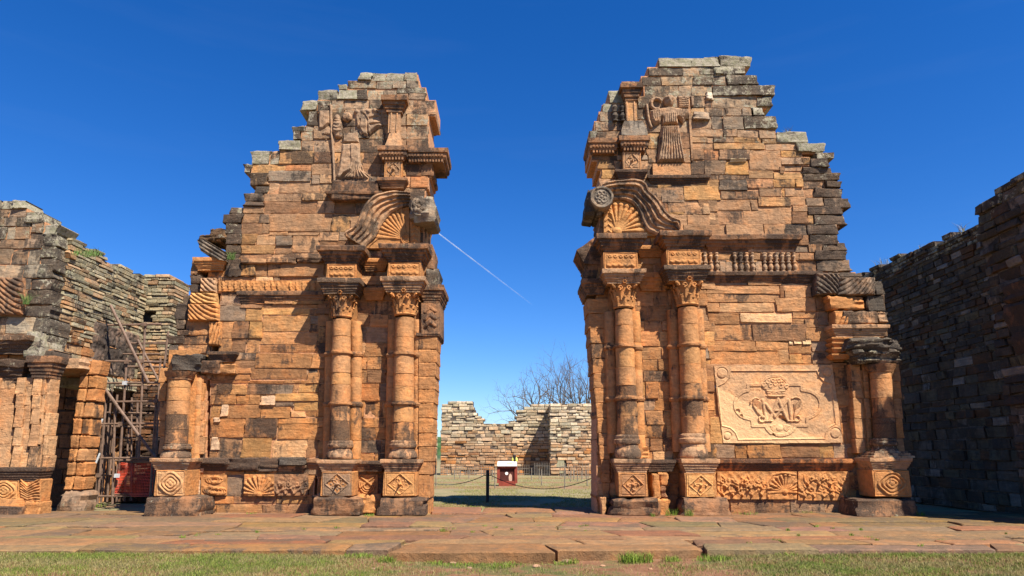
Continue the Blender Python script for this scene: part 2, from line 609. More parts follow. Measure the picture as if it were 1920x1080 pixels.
# ------------------------------------------------------------------ carved relief panels (height fields with real depth)
class Rel:
    def __init__(self, x0, y0, x1, y1, step=0.9):
        nx = max(4, int((x1 - x0) / step)); ny = max(4, int((y1 - y0) / step))
        self.x = np.linspace(x0, x1, nx + 1); self.y = np.linspace(y0, y1, ny + 1)
        self.X, self.Y = np.meshgrid(self.x, self.y)
        self.H = np.zeros_like(self.X)
        self.mask = np.ones_like(self.X, dtype=bool)
    def dist(self, pts, closed=False):
        D = np.full(self.X.shape, 1e9)
        P = list(pts) + ([pts[0]] if closed else [])
        for (ax, ay), (bx, by) in zip(P[:-1], P[1:]):
            vx, vy = bx - ax, by - ay
            L = vx * vx + vy * vy + 1e-9
            t = np.clip(((self.X - ax) * vx + (self.Y - ay) * vy) / L, 0, 1)
            D = np.minimum(D, np.hypot(self.X - ax - t * vx, self.Y - ay - t * vy))
        return D
    def inside(self, pts):
        r = np.zeros(self.X.shape, dtype=bool)
        n = len(pts)
        for i in range(n):
            x0, y0 = pts[i]; x1, y1 = pts[(i + 1) % n]
            c = ((y0 > self.Y) != (y1 > self.Y)) & (self.X < (x1 - x0) * (self.Y - y0) / (y1 - y0 + 1e-12) + x0)
            r ^= c
        return r
    def up(self, h):
        self.H = np.maximum(self.H, h)
    def stroke(self, pts, w, h, closed=False):
        d = self.dist(pts, closed)
        self.H = np.maximum(self.H, np.where(d < w, h * np.sqrt(np.clip(1 - (d / w) ** 2, 0, 1)), -9))
    def ridge(self, pts, w, h, closed=False):
        d = self.dist(pts, closed)
        self.H = self.H + np.where(d < w, h * np.sqrt(np.clip(1 - (d / w) ** 2, 0, 1)), 0)
    def groove(self, pts, w, h, closed=False):
        self.ridge(pts, w, -h, closed)
    def ell(self, cx, cy, rx, ry, h, add=False):
        d = ((self.X - cx) / rx) ** 2 + ((self.Y - cy) / ry) ** 2
        e = np.where(d < 1, h * np.sqrt(np.clip(1 - d, 0, 1)), 0)
        self.H = self.H + e if add else np.maximum(self.H, e)
    def plate(self, pts, h, soft=1.2):
        i = self.inside(pts); d = self.dist(pts, True)
        e = np.where(i, h * np.clip(d / soft, 0, 1), 0)
        self.H = np.maximum(self.H, e)
    def rough(self, a, sc=0.12):
        r = np.zeros_like(self.X)
        for j in range(self.X.shape[0]):
            for i in range(self.X.shape[1]):
                r[j, i] = mn.noise(Vector((self.X[j, i] * sc, self.Y[j, i] * sc, 2.2)))
        self.H += a * r
    def build(self, name, parent, Y, mat='carved', col=None, pat=0.3, lich=0.05, back=0.2, soft=0.78, wear=0.8, smooth=True):
        nse = np.array([mn.noise(Vector((a * 0.045, b * 0.06, 7.7))) for a, b in zip(self.X.ravel(), self.Y.ravel())]).reshape(self.X.shape)
        self.H = self.H * soft * (1 - wear + wear * np.clip(0.88 + 1.0 * nse, 0.4, 1.0))
        WX, WZ = XZ(self.X, self.Y, Y)
        V = np.stack([WX, Y - self.H, WZ], -1)
        ny, nx = self.X.shape
        idx = np.arange(ny * nx).reshape(ny, nx)
        m = self.mask
        ok = m[:-1, :-1] & m[1:, :-1] & m[:-1, 1:] & m[1:, 1:]
        q = np.stack([idx[1:, :-1], idx[1:, 1:], idx[:-1, 1:], idx[:-1, :-1]], -1)[ok]
        # skirts
        okp = np.pad(ok, 1)
        sk = []
        j, i = np.nonzero(ok & ~okp[:-2, 1:-1]); sk.append(np.stack([idx[j, i + 1], idx[j, i]], -1))
        j, i = np.nonzero(ok & ~okp[2:, 1:-1]); sk.append(np.stack([idx[j + 1, i], idx[j + 1, i + 1]], -1))
        j, i = np.nonzero(ok & ~okp[1:-1, :-2]); sk.append(np.stack([idx[j, i], idx[j + 1, i]], -1))
        j, i = np.nonzero(ok & ~okp[1:-1, 2:]); sk.append(np.stack([idx[j + 1, i + 1], idx[j, i + 1]], -1))
        sk = np.concatenate(sk)
        Vf = V.reshape(-1, 3)
        used = np.unique(sk)
        mapb = {int(u): k for k, u in enumerate(used)}
        Bk = Vf[used].copy(); Bk[:, 1] = Y + back
        n0 = len(Vf)
        s = np.array([[a, n0 + mapb[int(a)], n0 + mapb[int(b)], b] for a, b in sk])
        Vall = np.vstack([Vf, Bk]); Fall = np.vstack([q, s])
        u, inv = np.unique(Fall, return_inverse=True)
        Vall = Vall[u]; Fall = inv.reshape(Fall.shape)
        if col is None:
            col = tint(float(WZ.mean()))[0]
        o = mk(name, Vall, Fall, M[mat], parent, col, pat, lich, smooth=smooth)
        return o

# ------------------------------------------------------------------ columns
YW = 20.2            # face of the facade wall
YC = 19.8            # axis of the engaged columns
def pxm(px, py, Y):
    """metres per photo pixel at this place"""
    return XZ(px + 1, py, Y)[0] - XZ(px, py, Y)[0]

def capital_mesh(cx, cy, z0, z1, r, amp=1.0):
    mb = MB()
    H = z1 - z0
    n = 24
    prof = [(0, r * 1.0), (0.06, r * 1.12), (0.12, r * 1.02), (0.5, r * 1.08), (0.8, r * 1.25), (1.0, r * 1.42)]
    V, Fc = [], []
    for f, rr in prof:
        for i in range(n):
            w = 2 * math.pi * i / n
            V.append((cx + rr * math.cos(w), cy + rr * math.sin(w), z0 + H * f))
    for j in range(len(prof) - 1):
        for i in range(n):
            a, b = j * n + i, j * n + (i + 1) % n
            Fc.append((a, b, b + n, a + n))
    Fc.append(tuple((len(prof) - 1) * n + i for i in range(n)))
    mb.add(V, Fc)
    # two tiers of acanthus tongues
    for tier, (zb, zt, r0, r1, cnt, ph) in enumerate(((0.05, 0.5, 1.04, 1.36, 9, 0.0), (0.28, 0.76, 1.10, 1.5, 9, 0.5))):
        for k in range(cnt):
            w0 = 2 * math.pi * (k + ph) / cnt - math.pi / 2
            hw = math.pi / cnt * 0.82
            LV, LF = [], []
            nu, nv = 5, 6
            for v in range(nv + 1):
                fv = v / nv
                cur = r0 + (r1 - r0) * fv ** 2.2
                wid = hw * (1.0 - 0.75 * fv ** 2.5)
                zz = zb + (zt - zb) * (fv if fv < 0.86 else 0.86 - (fv - 0.86) * 0.9)
                for u in range(nu):
                    fu = (u / (nu - 1)) * 2 - 1
                    lob = 0.06 * math.cos(fu * math.pi * 1.0) + 0.03 * ((u + v) % 2)
                    rr = r * (cur + lob)
                    ww = w0 + wid * fu * (1 + 0.15 * ((v % 2) * 2 - 1))
                    LV.append((cx + rr * math.cos(ww), cy + rr * math.sin(ww), z0 + H * zz))
            for v in range(nv):
                for u in range(nu - 1):
                    a = v * nu + u
                    LF.append((a, a + 1, a + nu + 1, a + nu))
            mb.add(LV, LF)
    # corner volutes
    for k in range(4):
        w = math.pi / 4 + k * math.pi / 2
        c = Vector((cx + 1.5 * r * math.cos(w), cy + 1.5 * r * math.sin(w), z0 + H * 0.80))
        t = Vector((-math.sin(w), math.cos(w), 0)); d = Vector((math.cos(w), math.sin(w), 0))
        prev = None
        for q in range(15):
            a = q / 14 * 2.9 * math.pi
            rad = r * 0.30 * (1 - q / 20)
            pnt = c + d * math.cos(a) * rad + Vector((0, 0, 1)) * math.sin(a) * rad
            if prev is not None:
                mb.tube(prev, pnt, r * 0.12, r * 0.12, 6)
            prev = pnt
        mb.tube(c - t * r * 0.16, c + t * r * 0.16, r * 0.2, r * 0.2, 10)
    # front scroll pairs and central flower
    for w in (-math.pi / 2, 0, math.pi):
        d = Vector((math.cos(w), math.sin(w), 0)); t = Vector((-math.sin(w), math.cos(w), 0))
        for sg in (-1, 1):
            c = Vector((cx, cy, z0 + H * 0.72)) + d * r * 1.34 + t * sg * r * 0.42
            prev = None
            for q in range(11):
                a = q / 10 * 2.2 * math.pi
                rad = r * 0.24 * (1 - q / 16)
                pnt = c + t * math.cos(a) * rad * sg + Vector((0, 0, 1)) * math.sin(a) * rad
                if prev is not None:
                    mb.tube(prev, pnt, r * 0.085, r * 0.085, 6)
                prev = pnt
        c = Vector((cx, cy, z0 + H * 0.95)) + d * r * 1.45
        for q in range(6):
            a = q * math.pi / 3
            o = t * math.cos(a) * r * 0.18 + Vector((0, 0, 1)) * math.sin(a) * r * 0.18
            mb.tube(c + o - d * 0.05, c + o + d * 0.04, r * 0.12, r * 0.06, 7)
    return mb

def diamond_panel(parent, x0, y0, x1, y1, Y, seed=0):
    R = Rel(x0, y0, x1, y1, 0.8)
    cx, cy = (x0 + x1) / 2, (y0 + y1) / 2
    a, b = (x1 - x0) * 0.40, (y1 - y0) * 0.44
    fr = [(x0 + 2, y0 + 2), (x1 - 2, y0 + 2), (x1 - 2, y1 - 2), (x0 + 2, y1 - 2)]
    R.groove(fr, 1.1, 0.022, True)
    dm = [(cx, cy - b), (cx + a, cy), (cx, cy + b), (cx - a, cy)]
    ins = R.inside(dm)
    R.H = np.where(ins, R.H - 0.035, R.H)
    R.ridge(dm, 1.5, 0.03, True)
    # quatrefoil of curling leaves inside
    for k in range(4):
        w = k * math.pi / 2 + 0.3 * seed
        for sg in (-1, 1):
            pts = []
            for q in range(9):
                f = q / 8
                ang = w + sg * (0.15 + 0.9 * f * f)
                rr = f * 0.62 * a
                pts.append((cx + rr * math.cos(ang), cy + rr * math.sin(ang)))
            R.ridge(pts, 1.3, 0.03)
    for k in range(4):
        w = k * math.pi / 2
        R.ell(cx + 0.52 * a * math.cos(w), cy + 0.52 * b * math.sin(w), 2.6, 2.6, 0.03, True)
    R.ell(cx, cy, 3.4, 3.4, 0.035, True)
    return R.build('diamond_relief', parent, Y, pat=0.2, back=0.06)

def ring_panel(parent, x0, y0, x1, y1, Y, n=3):
    R = Rel(x0, y0, x1, y1, 0.8)
    cx, cy = (x0 + x1) / 2, (y0 + y1) / 2
    fr = [(x0 + 2, y0 + 2), (x1 - 2, y0 + 2), (x1 - 2, y1 - 2), (x0 + 2, y1 - 2)]
    R.groove(fr, 1.3, 0.02, True)
    for k in range(n):
        f = 0.26 + 0.22 * k
        pts = []
        for q in range(32):
            w = 2 * math.pi * q / 32
            pts.append((cx + f * (x1 - x0) * 0.54 * math.cos(w) * (1 + 0.07 * math.cos(4 * w)), cy + f * (y1 - y0) * 0.60 * math.sin(w) * (1 + 0.07 * math.cos(4 * w))))
        R.ridge(pts, 2.4, 0.06, True)
    R.ell(cx, cy, (x1 - x0) * 0.10, (y1 - y0) * 0.12, 0.06, True)
    return R.build('ring_relief', parent, Y, pat=0.2, back=0.06)

def column(parent, cb, ct, ytop, ybot, rb, rt, joints, rings, pats=None, Yc=YC, flank=(29, 12, 0.30), back=True, label=None):
    Xb, Zb = XZ(cb, ybot, Yc); Xt, Zt = XZ(ct, ytop, Yc)
    m = pxm(cb, ybot, Yc)
    Rb, Rt = rb * m, rt * m
    lean = (Xt - Xb) / (Zt - Zb)
    # backing pilaster is the body of the column part
    hw = (flank[0] - 2) * m if flank else Rb * 0.9
    col = rect_stack('column', parent, Xb - hw, Xb + hw, Yc + 0.24, YW + 0.3, [(Zb - 0.9, 0), (Zb, 0), ((Zb + Zt) / 2, 0), (Zt, 0), (Zt + 0.8, 0)], lean=lean, pat=0.3, col=tint(Zb)[0])
    if label:
        col['label'] = label
    js = [ybot] + list(joints) + [ytop]
    k = 0
    for y0, y1 in zip(js[:-1], js[1:]):
        z0, z1 = XZ(cb, y0, Yc)[1], XZ(cb, y1, Yc)[1]
        f0, f1 = (z0 - Zb) / (Zt - Zb), (z1 - Zb) / (Zt - Zb)
        r0, r1 = Rb + (Rt - Rb) * f0, Rb + (Rt - Rb) * f1
        x = Xb + lean * (z0 - Zb)
        prof = [(z0 + 0.002, r0 - 0.009), (z0 + 0.010, r0), (z0 + (z1 - z0) * 0.3, r0 + (r1 - r0) * 0.3), (z0 + (z1 - z0) * 0.6, r0 + (r1 - r0) * 0.6), (z1 - 0.010, r1), (z1 - 0.002, r1 - 0.009)]
        pt = pats[k % len(pats)] if pats else random.uniform(0.1, 0.4)
        c = lerp3(lerp3(ORANGE, TAN, 0.25), random.choice((BROWN, YELL, RED, TAN)), random.uniform(0.0, 0.35))
        lathe('drum', col, x, Yc, prof, pat=pt, col=c, lean=lean, amp=0.011)
        k += 1
    # core so that seams are not see-through
    for y in rings:
        z = XZ(cb, y, Yc)[1]
        f = (z - Zb) / (Zt - Zb)
        r = Rb + (Rt - Rb) * f
        x = Xb + lean * (z - Zb)
        lathe('shaft_ring', col, x, Yc, [(z - 0.07, r * 0.98), (z - 0.065, r + 0.02), (z - 0.035, r + 0.022), (z - 0.03, r + 0.05), (z + 0.015, r + 0.052), (z + 0.025, r + 0.025), (z + 0.06, r + 0.02), (z + 0.065, r * 0.98)], pat=random.uniform(0.3, 0.55), col=lerp3(BROWN, ORANGE, 0.5), amp=0.018)
    if flank:
        for sg in (-1, 1):
            x = Xb + sg * (flank[0] - flank[1] * 0.4) * m
            rr = flank[1] * m
            zs = [Zb - 0.5, Zb, Zb + (Zt - Zb) * 0.27, Zb + (Zt - Zb) * 0.52, Zb + (Zt - Zb) * 0.74, Zt]
            for z0, z1 in zip(zs[:-1], zs[1:]):
                lathe('flanking_shaft', col, x + lean * (z0 - Zb), Yc + flank[2], [(z0, rr * 0.96), (z0 + 0.02, rr), (z1 - 0.02, rr), (z1, rr * 0.96)], n=16, pat=random.uniform(0.15, 0.4), lean=lean, col=lerp3(ORANGE, TAN, random.uniform(0, .4)))
            for y in rings:
                z = XZ(cb, y, Yc)[1]
                lathe('shaft_ring', col, x + lean * (z - Zb), Yc + flank[2], [(z - 0.08, rr), (z - 0.06, rr + 0.03), (z, rr + 0.05), (z + 0.05, rr + 0.03), (z + 0.07, rr)], n=16, pat=0.4, col=lerp3(BROWN, ORANGE, 0.5))
    return col, lean, Rb, Rt, Xb, Zb, Xt, Zt

def attic_base(parent, cx_px, ytop, ybot, r_px, Yc=YC, pat=0.6, lich=0.2):
    X, Z0 = XZ(cx_px, ybot, Yc); Z1 = XZ(cx_px, ytop, Yc)[1]
    m = pxm(cx_px, ybot, Yc)
    r = r_px * m
    H = Z1 - Z0
    prof = [(Z0, r * 1.22), (Z0 + H * .08, r * 1.30), (Z0 + H * .26, r * 1.26), (Z0 + H * .40, r * 1.14), (Z0 + H * .44, r * 1.06), (Z0 + H * .58, r * 1.03), (Z0 + H * .60, r * 1.14), (Z0 + H * .66, r * 1.2), (Z0 + H * .78, r * 1.2), (Z0 + H * .83, r * 1.1), (Z0 + H * .87, r * 1.12), (Z0 + H * .95, r * 1.1), (Z1, r * 1.0)]
    o = lathe('column_base', parent, X, Yc, prof, n=36, amp=0.02, pat=pat, lich=lich, col=TAN)
    return o
def rough_block(name, parent, x0, x1, ytop, ybot, Yf, depth, pat=0.4, lich=0.1, col=None, seed=None, jit=0.05, amp=0.04, r=0.035, mat='stone'):
    ym = (ytop + ybot) / 2
    X0, X1 = XZ(x0, ym, Yf)[0], XZ(x1, ym, Yf)[0]
    xm = (x0 + x1) / 2
    Z1, Z0 = XZ(xm, ytop, Yf)[1], XZ(xm, ybot, Yf)[1]
    if Z0 < 0.05:
        Z0 = -0.06
    V, Fc = stone_arrays(X1 - X0, Z1 - Z0, depth, random.uniform(0, 99) if seed is None else seed, r=r, amp=amp, jit=jit, nx=9, ny=6)
    V = V + np.array([(X0 + X1) / 2, Yf, (Z0 + Z1) / 2])
    return mk(name, V, Fc, M[mat], parent, col or tint(Z0)[0], pat, lich)
def capital(parent, cx_px, ytop, ybot, r_px, Yc=YC, pat=0.35, col=None):
    X, Z0 = XZ(cx_px, ybot, Yc); Z1 = XZ(cx_px, ytop, Yc)[1]
    mb = capital_mesh(X, Yc, Z0, Z1, r_px * pxm(cx_px, ybot, Yc))
    return mb.build('capital', M['carved'], parent, col=col or ORANGE, pat=pat, lich=0.05)

# ------------------------------------------------------------------ facade half with the worn angel
FL = thing('facade_ruin', (-4.6, 20.9, 0), 'tall carved sandstone facade ruin with a worn headless angel, stepped edge and two lit columns', 'ruin', 'ruined facade halves flanking the doorway')
A = (340, 120, 0.35183); B = (300, 430, 0.25932); C = (360, 690, 0.2686); D = (580, 340, 0.27778); E = (570, 120, 0.24076)
mL = Masonry(FL, YW, 1.5, 'L')
mL.rows(*A, '''
48 92: 950 1020 1092 1190 1258
92 132: 890 1040 1125 1200 1266
110 140: 838 886
138 192: 725 838 938 992 1080 1150
128 158: 1150 1300
158 192: 1150 1210 1304
194 250: 640 726 800 868
192 242: 868 1000 1075 1195
192 270: 1195 1236
196 272: 1236 1352
250 332: 676 728 800
242 332: 800 870 960 1060 1200
270 332: 1200 1316
332 360: 588 660 706
360 408: 596 640 706
332 400: 706 800 900 1000 1100 1200 1318
408 464: 522 640 706
400 470: 706 800 930 1080 1200 1318
464 536: 376 472 524 706
536 584: 338 376 556
536 568: 556 694
470 530: 706 810 970 1080 1200 1325
530 590: 694 806
584 650: 366 466
568 628: 466 694
590 640: 694 738 806
628 690: 466 520 738
650 692: 392 466
640 690: 738 806
530 600: 806 960 1080 1200 1328
600 660: 806 1000 1075 1220 1316
690 732: 336 440 645
690 730: 645 800
660 730: 800 880 990 1110 1300
732 762: 336 440
732 800: 440 724 820 930 1110 1280
762 800: 262 330 440
800 850: 222 328 416
800 896: 470 800 900 1000 1130 1290
800 850: 416 470
850 908: 236 324 430 470
880 935: 150 236
896 915: 470 570 735
908 965: 236 322 400 505
915 970: 505 592
915 1005: 592 735
896 945: 735 840 950 1110 1290
945 1000: 735 880 1110 1290
965 1012: 236 322 500 592
1005 1062: 480 750
1012 1062: 236 310 480
1000 1062: 750 900 1110 1290
''')
mL.rows(*B, '''
245 345: 870 1190
250 345: 585 690 780 870
345 390: 420 690 820 870 1190
390 452: 420 665 755 820 865 1190
452 545: 440 600 760 960 1190
480 552: 440 585
545 572: 585 745 1185
572 622: 745 1085 1185
552 665: 430 620 745
622 740: 745 1085
622 690: 1085 1190
690 745: 1085 1190
665 790: 430 530 645 745
745 832: 720 1140 1190
790 893: 430 520 625 720
832 895: 720 1180
893 950: 540 720
895 1005: 690 1100 1190
950 1050: 520 690
1005 1080: 690 1070 1140 1190
''')
mL.rows(*B, '''
330 398: 222 300
398 460: 218 300
470 545: 165 230
540 660: 120 210
655 728: 122 190
728 770: 125 215
660 768: 190 360
770 835: 60 180 385
835 900: 62 135 365
900 955: 55 130
900 1010: 120 280 370
950 1010: 370 450 540
1010 1080: 60 200 330 520
''')
mL.rows(*C, '''
0 40: 130 290 415
5 80: 415 805 
30 108: 805 885
45 85: 130 230 410
85 110: 130 400 640 885
110 185: 130 180 280 385
110 188: 385 520
115 185: 520 705
110 175: 705 740 885
185 255: 130 160 310 400 480
188 262: 480 580
178 235: 580 885
235 300: 710 885
240 270: 580 710
255 350: 130 245 480
270 355: 480 690
300 345: 690 790 885
345 390: 600 885
350 485: 130 370 600
390 500: 600 885
485 628: 130 185 350 560
500 628: 560 800 885
628 745: 20 250 460 600 790 885
745 895: 20 240 360 600 850
895 948: 20 160 290 590 
895 948: 590 870
948 1034: 20 170 490 880
''')
mL.fill(302, 385, 690, 962, (18, 28), (22, 40))
mL.fill(596, 800, 494, 968, (18, 34), (24, 48))
mL.build()

# pale plaster repairs
for (x0, x1, y0, y1) in ((395, 409, 820, 844), (374, 382, 869, 886), (363, 375, 900, 931), (414, 427, 759, 781), (489, 515, 742, 760), (400, 412, 783, 792)):
    rough_block('plaster_patch', FL, x0, x1, y0, y1, YW - 0.075, 0.1, pat=0.0, lich=0.0, col=(0.56, 0.38, 0.23), jit=0.05, amp=0.01, r=0.015)

# overhanging ledge, string course and frieze of worn balusters
def cornice_run(parent, x0, x1, yt, yb, Yf=YW, P=0.16, pat=0.7, cuts=(), lich=0.1, col=BROWN, prof=CORN, depth=0.4):
    xs = [x0] + list(cuts) + [x1]
    for a, b in zip(xs[:-1], xs[1:]):
        px_stack('cornice_piece', parent, a + 0.4, b - 0.4, yt + random.uniform(-0.8, 0.8), yb, Yf, depth, prof, P, pat=pat + random.uniform(-0.12, 0.1), lich=lich, col=col, amp=0.010)
cornice_run(FL, 455, 606, 547, 572, cuts=(529,), pat=0.62, P=0.15)
for (x0, x1, y0, y1) in ((452, 500, 484, 494), (500, 555, 482, 493), (555, 606, 481, 491)):
    rough_block('ledge_stone', FL, x0, x1, y0, y1, YW - 0.16, 0.5, pat=0.55, amp=0.03, jit=0.04)
R_ = Rel(410, 526, 605, 546, 0.9)
for i, x in enumerate(np.arange(418, 603, 11.5)):
    if i in (6, 10):
        continue
    for dy, rr in ((-5, 2.4), (0, 3.2), (5, 2.3)):
        R_.ell(x, 536 + dy, rr, 3.2, 0.05, True)
R_.rough(0.02, 0.2)
R_.build('baluster_frieze', FL, YW - 0.055, col=ORANGE, pat=0.22)

# swirling diagonal brackets on the stepped edge
def swirl(parent, x0, y0, x1, y1, Y, ang, period=6.0, col=None, pat=0.4, depth=0.09, mirror=False, lich=0.1, bend=0.008, back=0.7):
    R = Rel(x0, y0, x1, y1, 0.8)
    cx, cy = (x0 + x1) / 2, (y0 + y1) / 2
    X, Yy = R.X - cx, R.Y - cy
    s = X * math.sin(ang) + Yy * math.cos(ang) + bend * X * X * (1 if not mirror else -1)
    w = np.abs(np.sin(s * math.pi / period))
    R.H = depth * w ** 0.6
    hx, hy = (x1 - x0) / 2, (y1 - y0) / 2
    rr = np.maximum(np.abs(X) / hx, np.abs(Yy) / hy)
    R.H = R.H - 0.10 * np.clip((rr - 0.86) / 0.14, 0, 1) ** 2
    R.rough(0.03, 0.15)
    return R.build('swirl_bracket', parent, Y, mat='carved', col=col, pat=pat, lich=lich, back=back)
swirl(FL, 376, 521, 404, 548, YW - 0.12, -0.75, 7, TAN, 0.3)
swirl(FL, 356, 549, 405, 570, YW - 0.14, -0.45, 7, YELL, 0.25)
swirl(FL, 352, 570, 409, 601, YW - 0.16, -0.6, 7.5, ORANGE, 0.3)
swirl(FL, 392, 603, 414, 648, YW - 0.10, 1.3, 6, ORANGE, 0.3)
# tilted grooved volute block with a fern growing beside it
R_ = Rel(368, 446, 432, 492, 0.8)
poly = [(370, 450), (384, 449), (428, 475), (424, 490), (412, 489), (378, 472)]
R_.mask = R_.inside(poly)
s_ = (R_.X - 370) * 0.52 - (R_.Y - 450) * 0.85
R_.H = 0.10 * np.abs(np.sin(s_ * math.pi / 6.0)) ** 0.6 + 0.03
R_.build('volute_block', FL, YW - 0.22, col=GREY, pat=0.55, lich=0.3, back=0.9)
px_stack('cornice_piece', FL, 372, 418, 484, 507, YW - 0.1, 0.8, CORN, 0.14, pat=0.35, col=ORANGE)
rough_block('edge_stone', FL, 357, 374, 486, 515, YW - 0.05, 0.9, pat=0.5)
rough_block('edge_stone', FL, 388, 424, 505, 527, YW + 0.05, 0.7, pat=0.4, col=ORANGE)
for (x0, x1, y0, y1, p_) in ((425, 452, 484, 519, 0.75), (450, 478, 495, 518, 0.55), (372, 402, 440, 452, 0.7), (392, 422, 428, 446, 0.75)):
    rough_block('edge_stone', FL, x0, x1, y0, y1, YW - 0.08, 0.9, pat=p_)
# small entablature over the outer column
px_stack('cornice_piece', FL, 398, 438, 660, 678, YW - 0.14, 0.5, CORN, 0.12, pat=0.7, col=BROWN)
rough_block('edge_stone', FL, 322, 378, 664, 696, YW - 0.35, 0.9, pat=0.85, lich=0.25, col=GREY, amp=0.08)
rough_block('edge_stone', FL, 375, 412, 676, 700, YW - 0.25, 0.8, pat=0.55, col=BROWN)
rough_block('edge_stone', FL, 408, 442, 682, 702, YW - 0.18, 0.6, pat=0.5)

# dado cornice and carved base frieze
rough_block('ledge_stone', FL, 372, 428, 858, 871, YW - 0.2, 0.6, pat=0.8, col=BROWN)
rough_block('ledge_stone', FL, 426, 486, 858, 884, YW - 0.14, 0.6, pat=0.8, col=BROWN)
rough_block('ledge_stone', FL, 484, 524, 858, 886, YW - 0.1, 0.6, pat=0.75, col=BROWN)
rough_block('ledge_stone', FL, 522, 574, 857, 874, YW - 0.2, 0.6, pat=0.85, lich=0.2, col=GREY)
cornice_run(FL, 384, 426, 869, 886, P=0.14, pat=0.6)
cornice_run(FL, 500, 568, 872, 886, P=0.14, pat=0.55, col=TAN)
cornice_run(FL, 572, 600, 860, 884, P=0.14, pat=0.6)
def leaf_frieze(R, ox, oy, w, h, seed, n=5, flip=1):
    rr = random.Random(seed)
    for k in range(n):
        bx = ox + w * (0.1 + 0.8 * k / max(1, n - 1)); by = oy + h * 0.92
        for q in range(4):
            a0 = -math.pi / 2 + flip * (-0.9 + 0.5 * q) + rr.uniform(-.15, .15)
            L = h * rr.uniform(0.5, 0.85)
            pts = []
            for i in range(8):
                f = i / 7
                a = a0 + flip * 1.1 * f
                pts.append((bx + L * f * math.cos(a0 + flip * 0.55 * f), by + L * f * math.sin(a0 + flip * 0.55 * f)))
            R.ridge(pts, 2.1, 0.035)
        cpts = [(bx + flip * 6 + 4.5 * math.cos(t) * (1 - t / 9), oy + h * 0.45 + 4.5 * math.sin(t) * (1 - t / 9)) for t in np.linspace(0, 6.5, 14)]
        R.ridge(cpts, 1.6, 0.04)
def shell_fan(R, cx, cy, rad, a0, a1, n, h=0.05, w0=1.2, w1=3.4, rim=True):
    for k in range(n):
        a = a0 + (a1 - a0) * k / (n - 1)
        for f0, f1 in zip(np.linspace(0.16, 0.86, 8)[:-1], np.linspace(0.16, 0.86, 8)[1:]):
            fm = (f0 + f1) / 2
            R.stroke([(cx + rad * f0 * math.cos(a), cy + rad * f0 * math.sin(a)), (cx + rad * f1 * math.cos(a), cy + rad * f1 * math.sin(a))], w0 + (w1 - w0) * fm, h * (0.6 + 0.6 * fm))
        R.ell(cx + rad * 0.92 * math.cos(a), cy + rad * 0.92 * math.sin(a), w1 * 1.15, w1 * 1.15, h * 1.3)
    R.ell(cx, cy, rad * 0.17, rad * 0.17, h * 1.5)
R_ = Rel(458, 889, 514, 930, 0.8)
shell_fan(R_, 486, 927, 36, -math.pi * 0.97, -0.03 * math.pi, 11, 0.06, 1.0, 3.0)
R_.rough(0.02, .15)
R_.build('shell_relief', FL, YW - 0.09, col=ORANGE, pat=0.3)
R_ = Rel(514, 889, 577, 929, 0.8)
leaf_frieze(R_, 514, 892, 60, 36, 4, 4); R_.rough(0.025, .15)
R_.build('leaf_relief', FL, YW - 0.085, col=BROWN, pat=0.42)
R_ = Rel(377, 890, 424, 929, 0.8)
for cx, cy in ((402, 900), (396, 919), (410, 921)):
    for k in range(3):
        R_.ridge([(cx + (15 - 4 * k) * math.cos(t), cy + (7 - 1.7 * k) * math.sin(t)) for t in np.linspace(0.3, 6.0, 16)], 1.5, 0.035)
R_.rough(0.02, .15)
R_.build('leaf_relief', FL, YW - 0.085, col=ORANGE, pat=0.3)

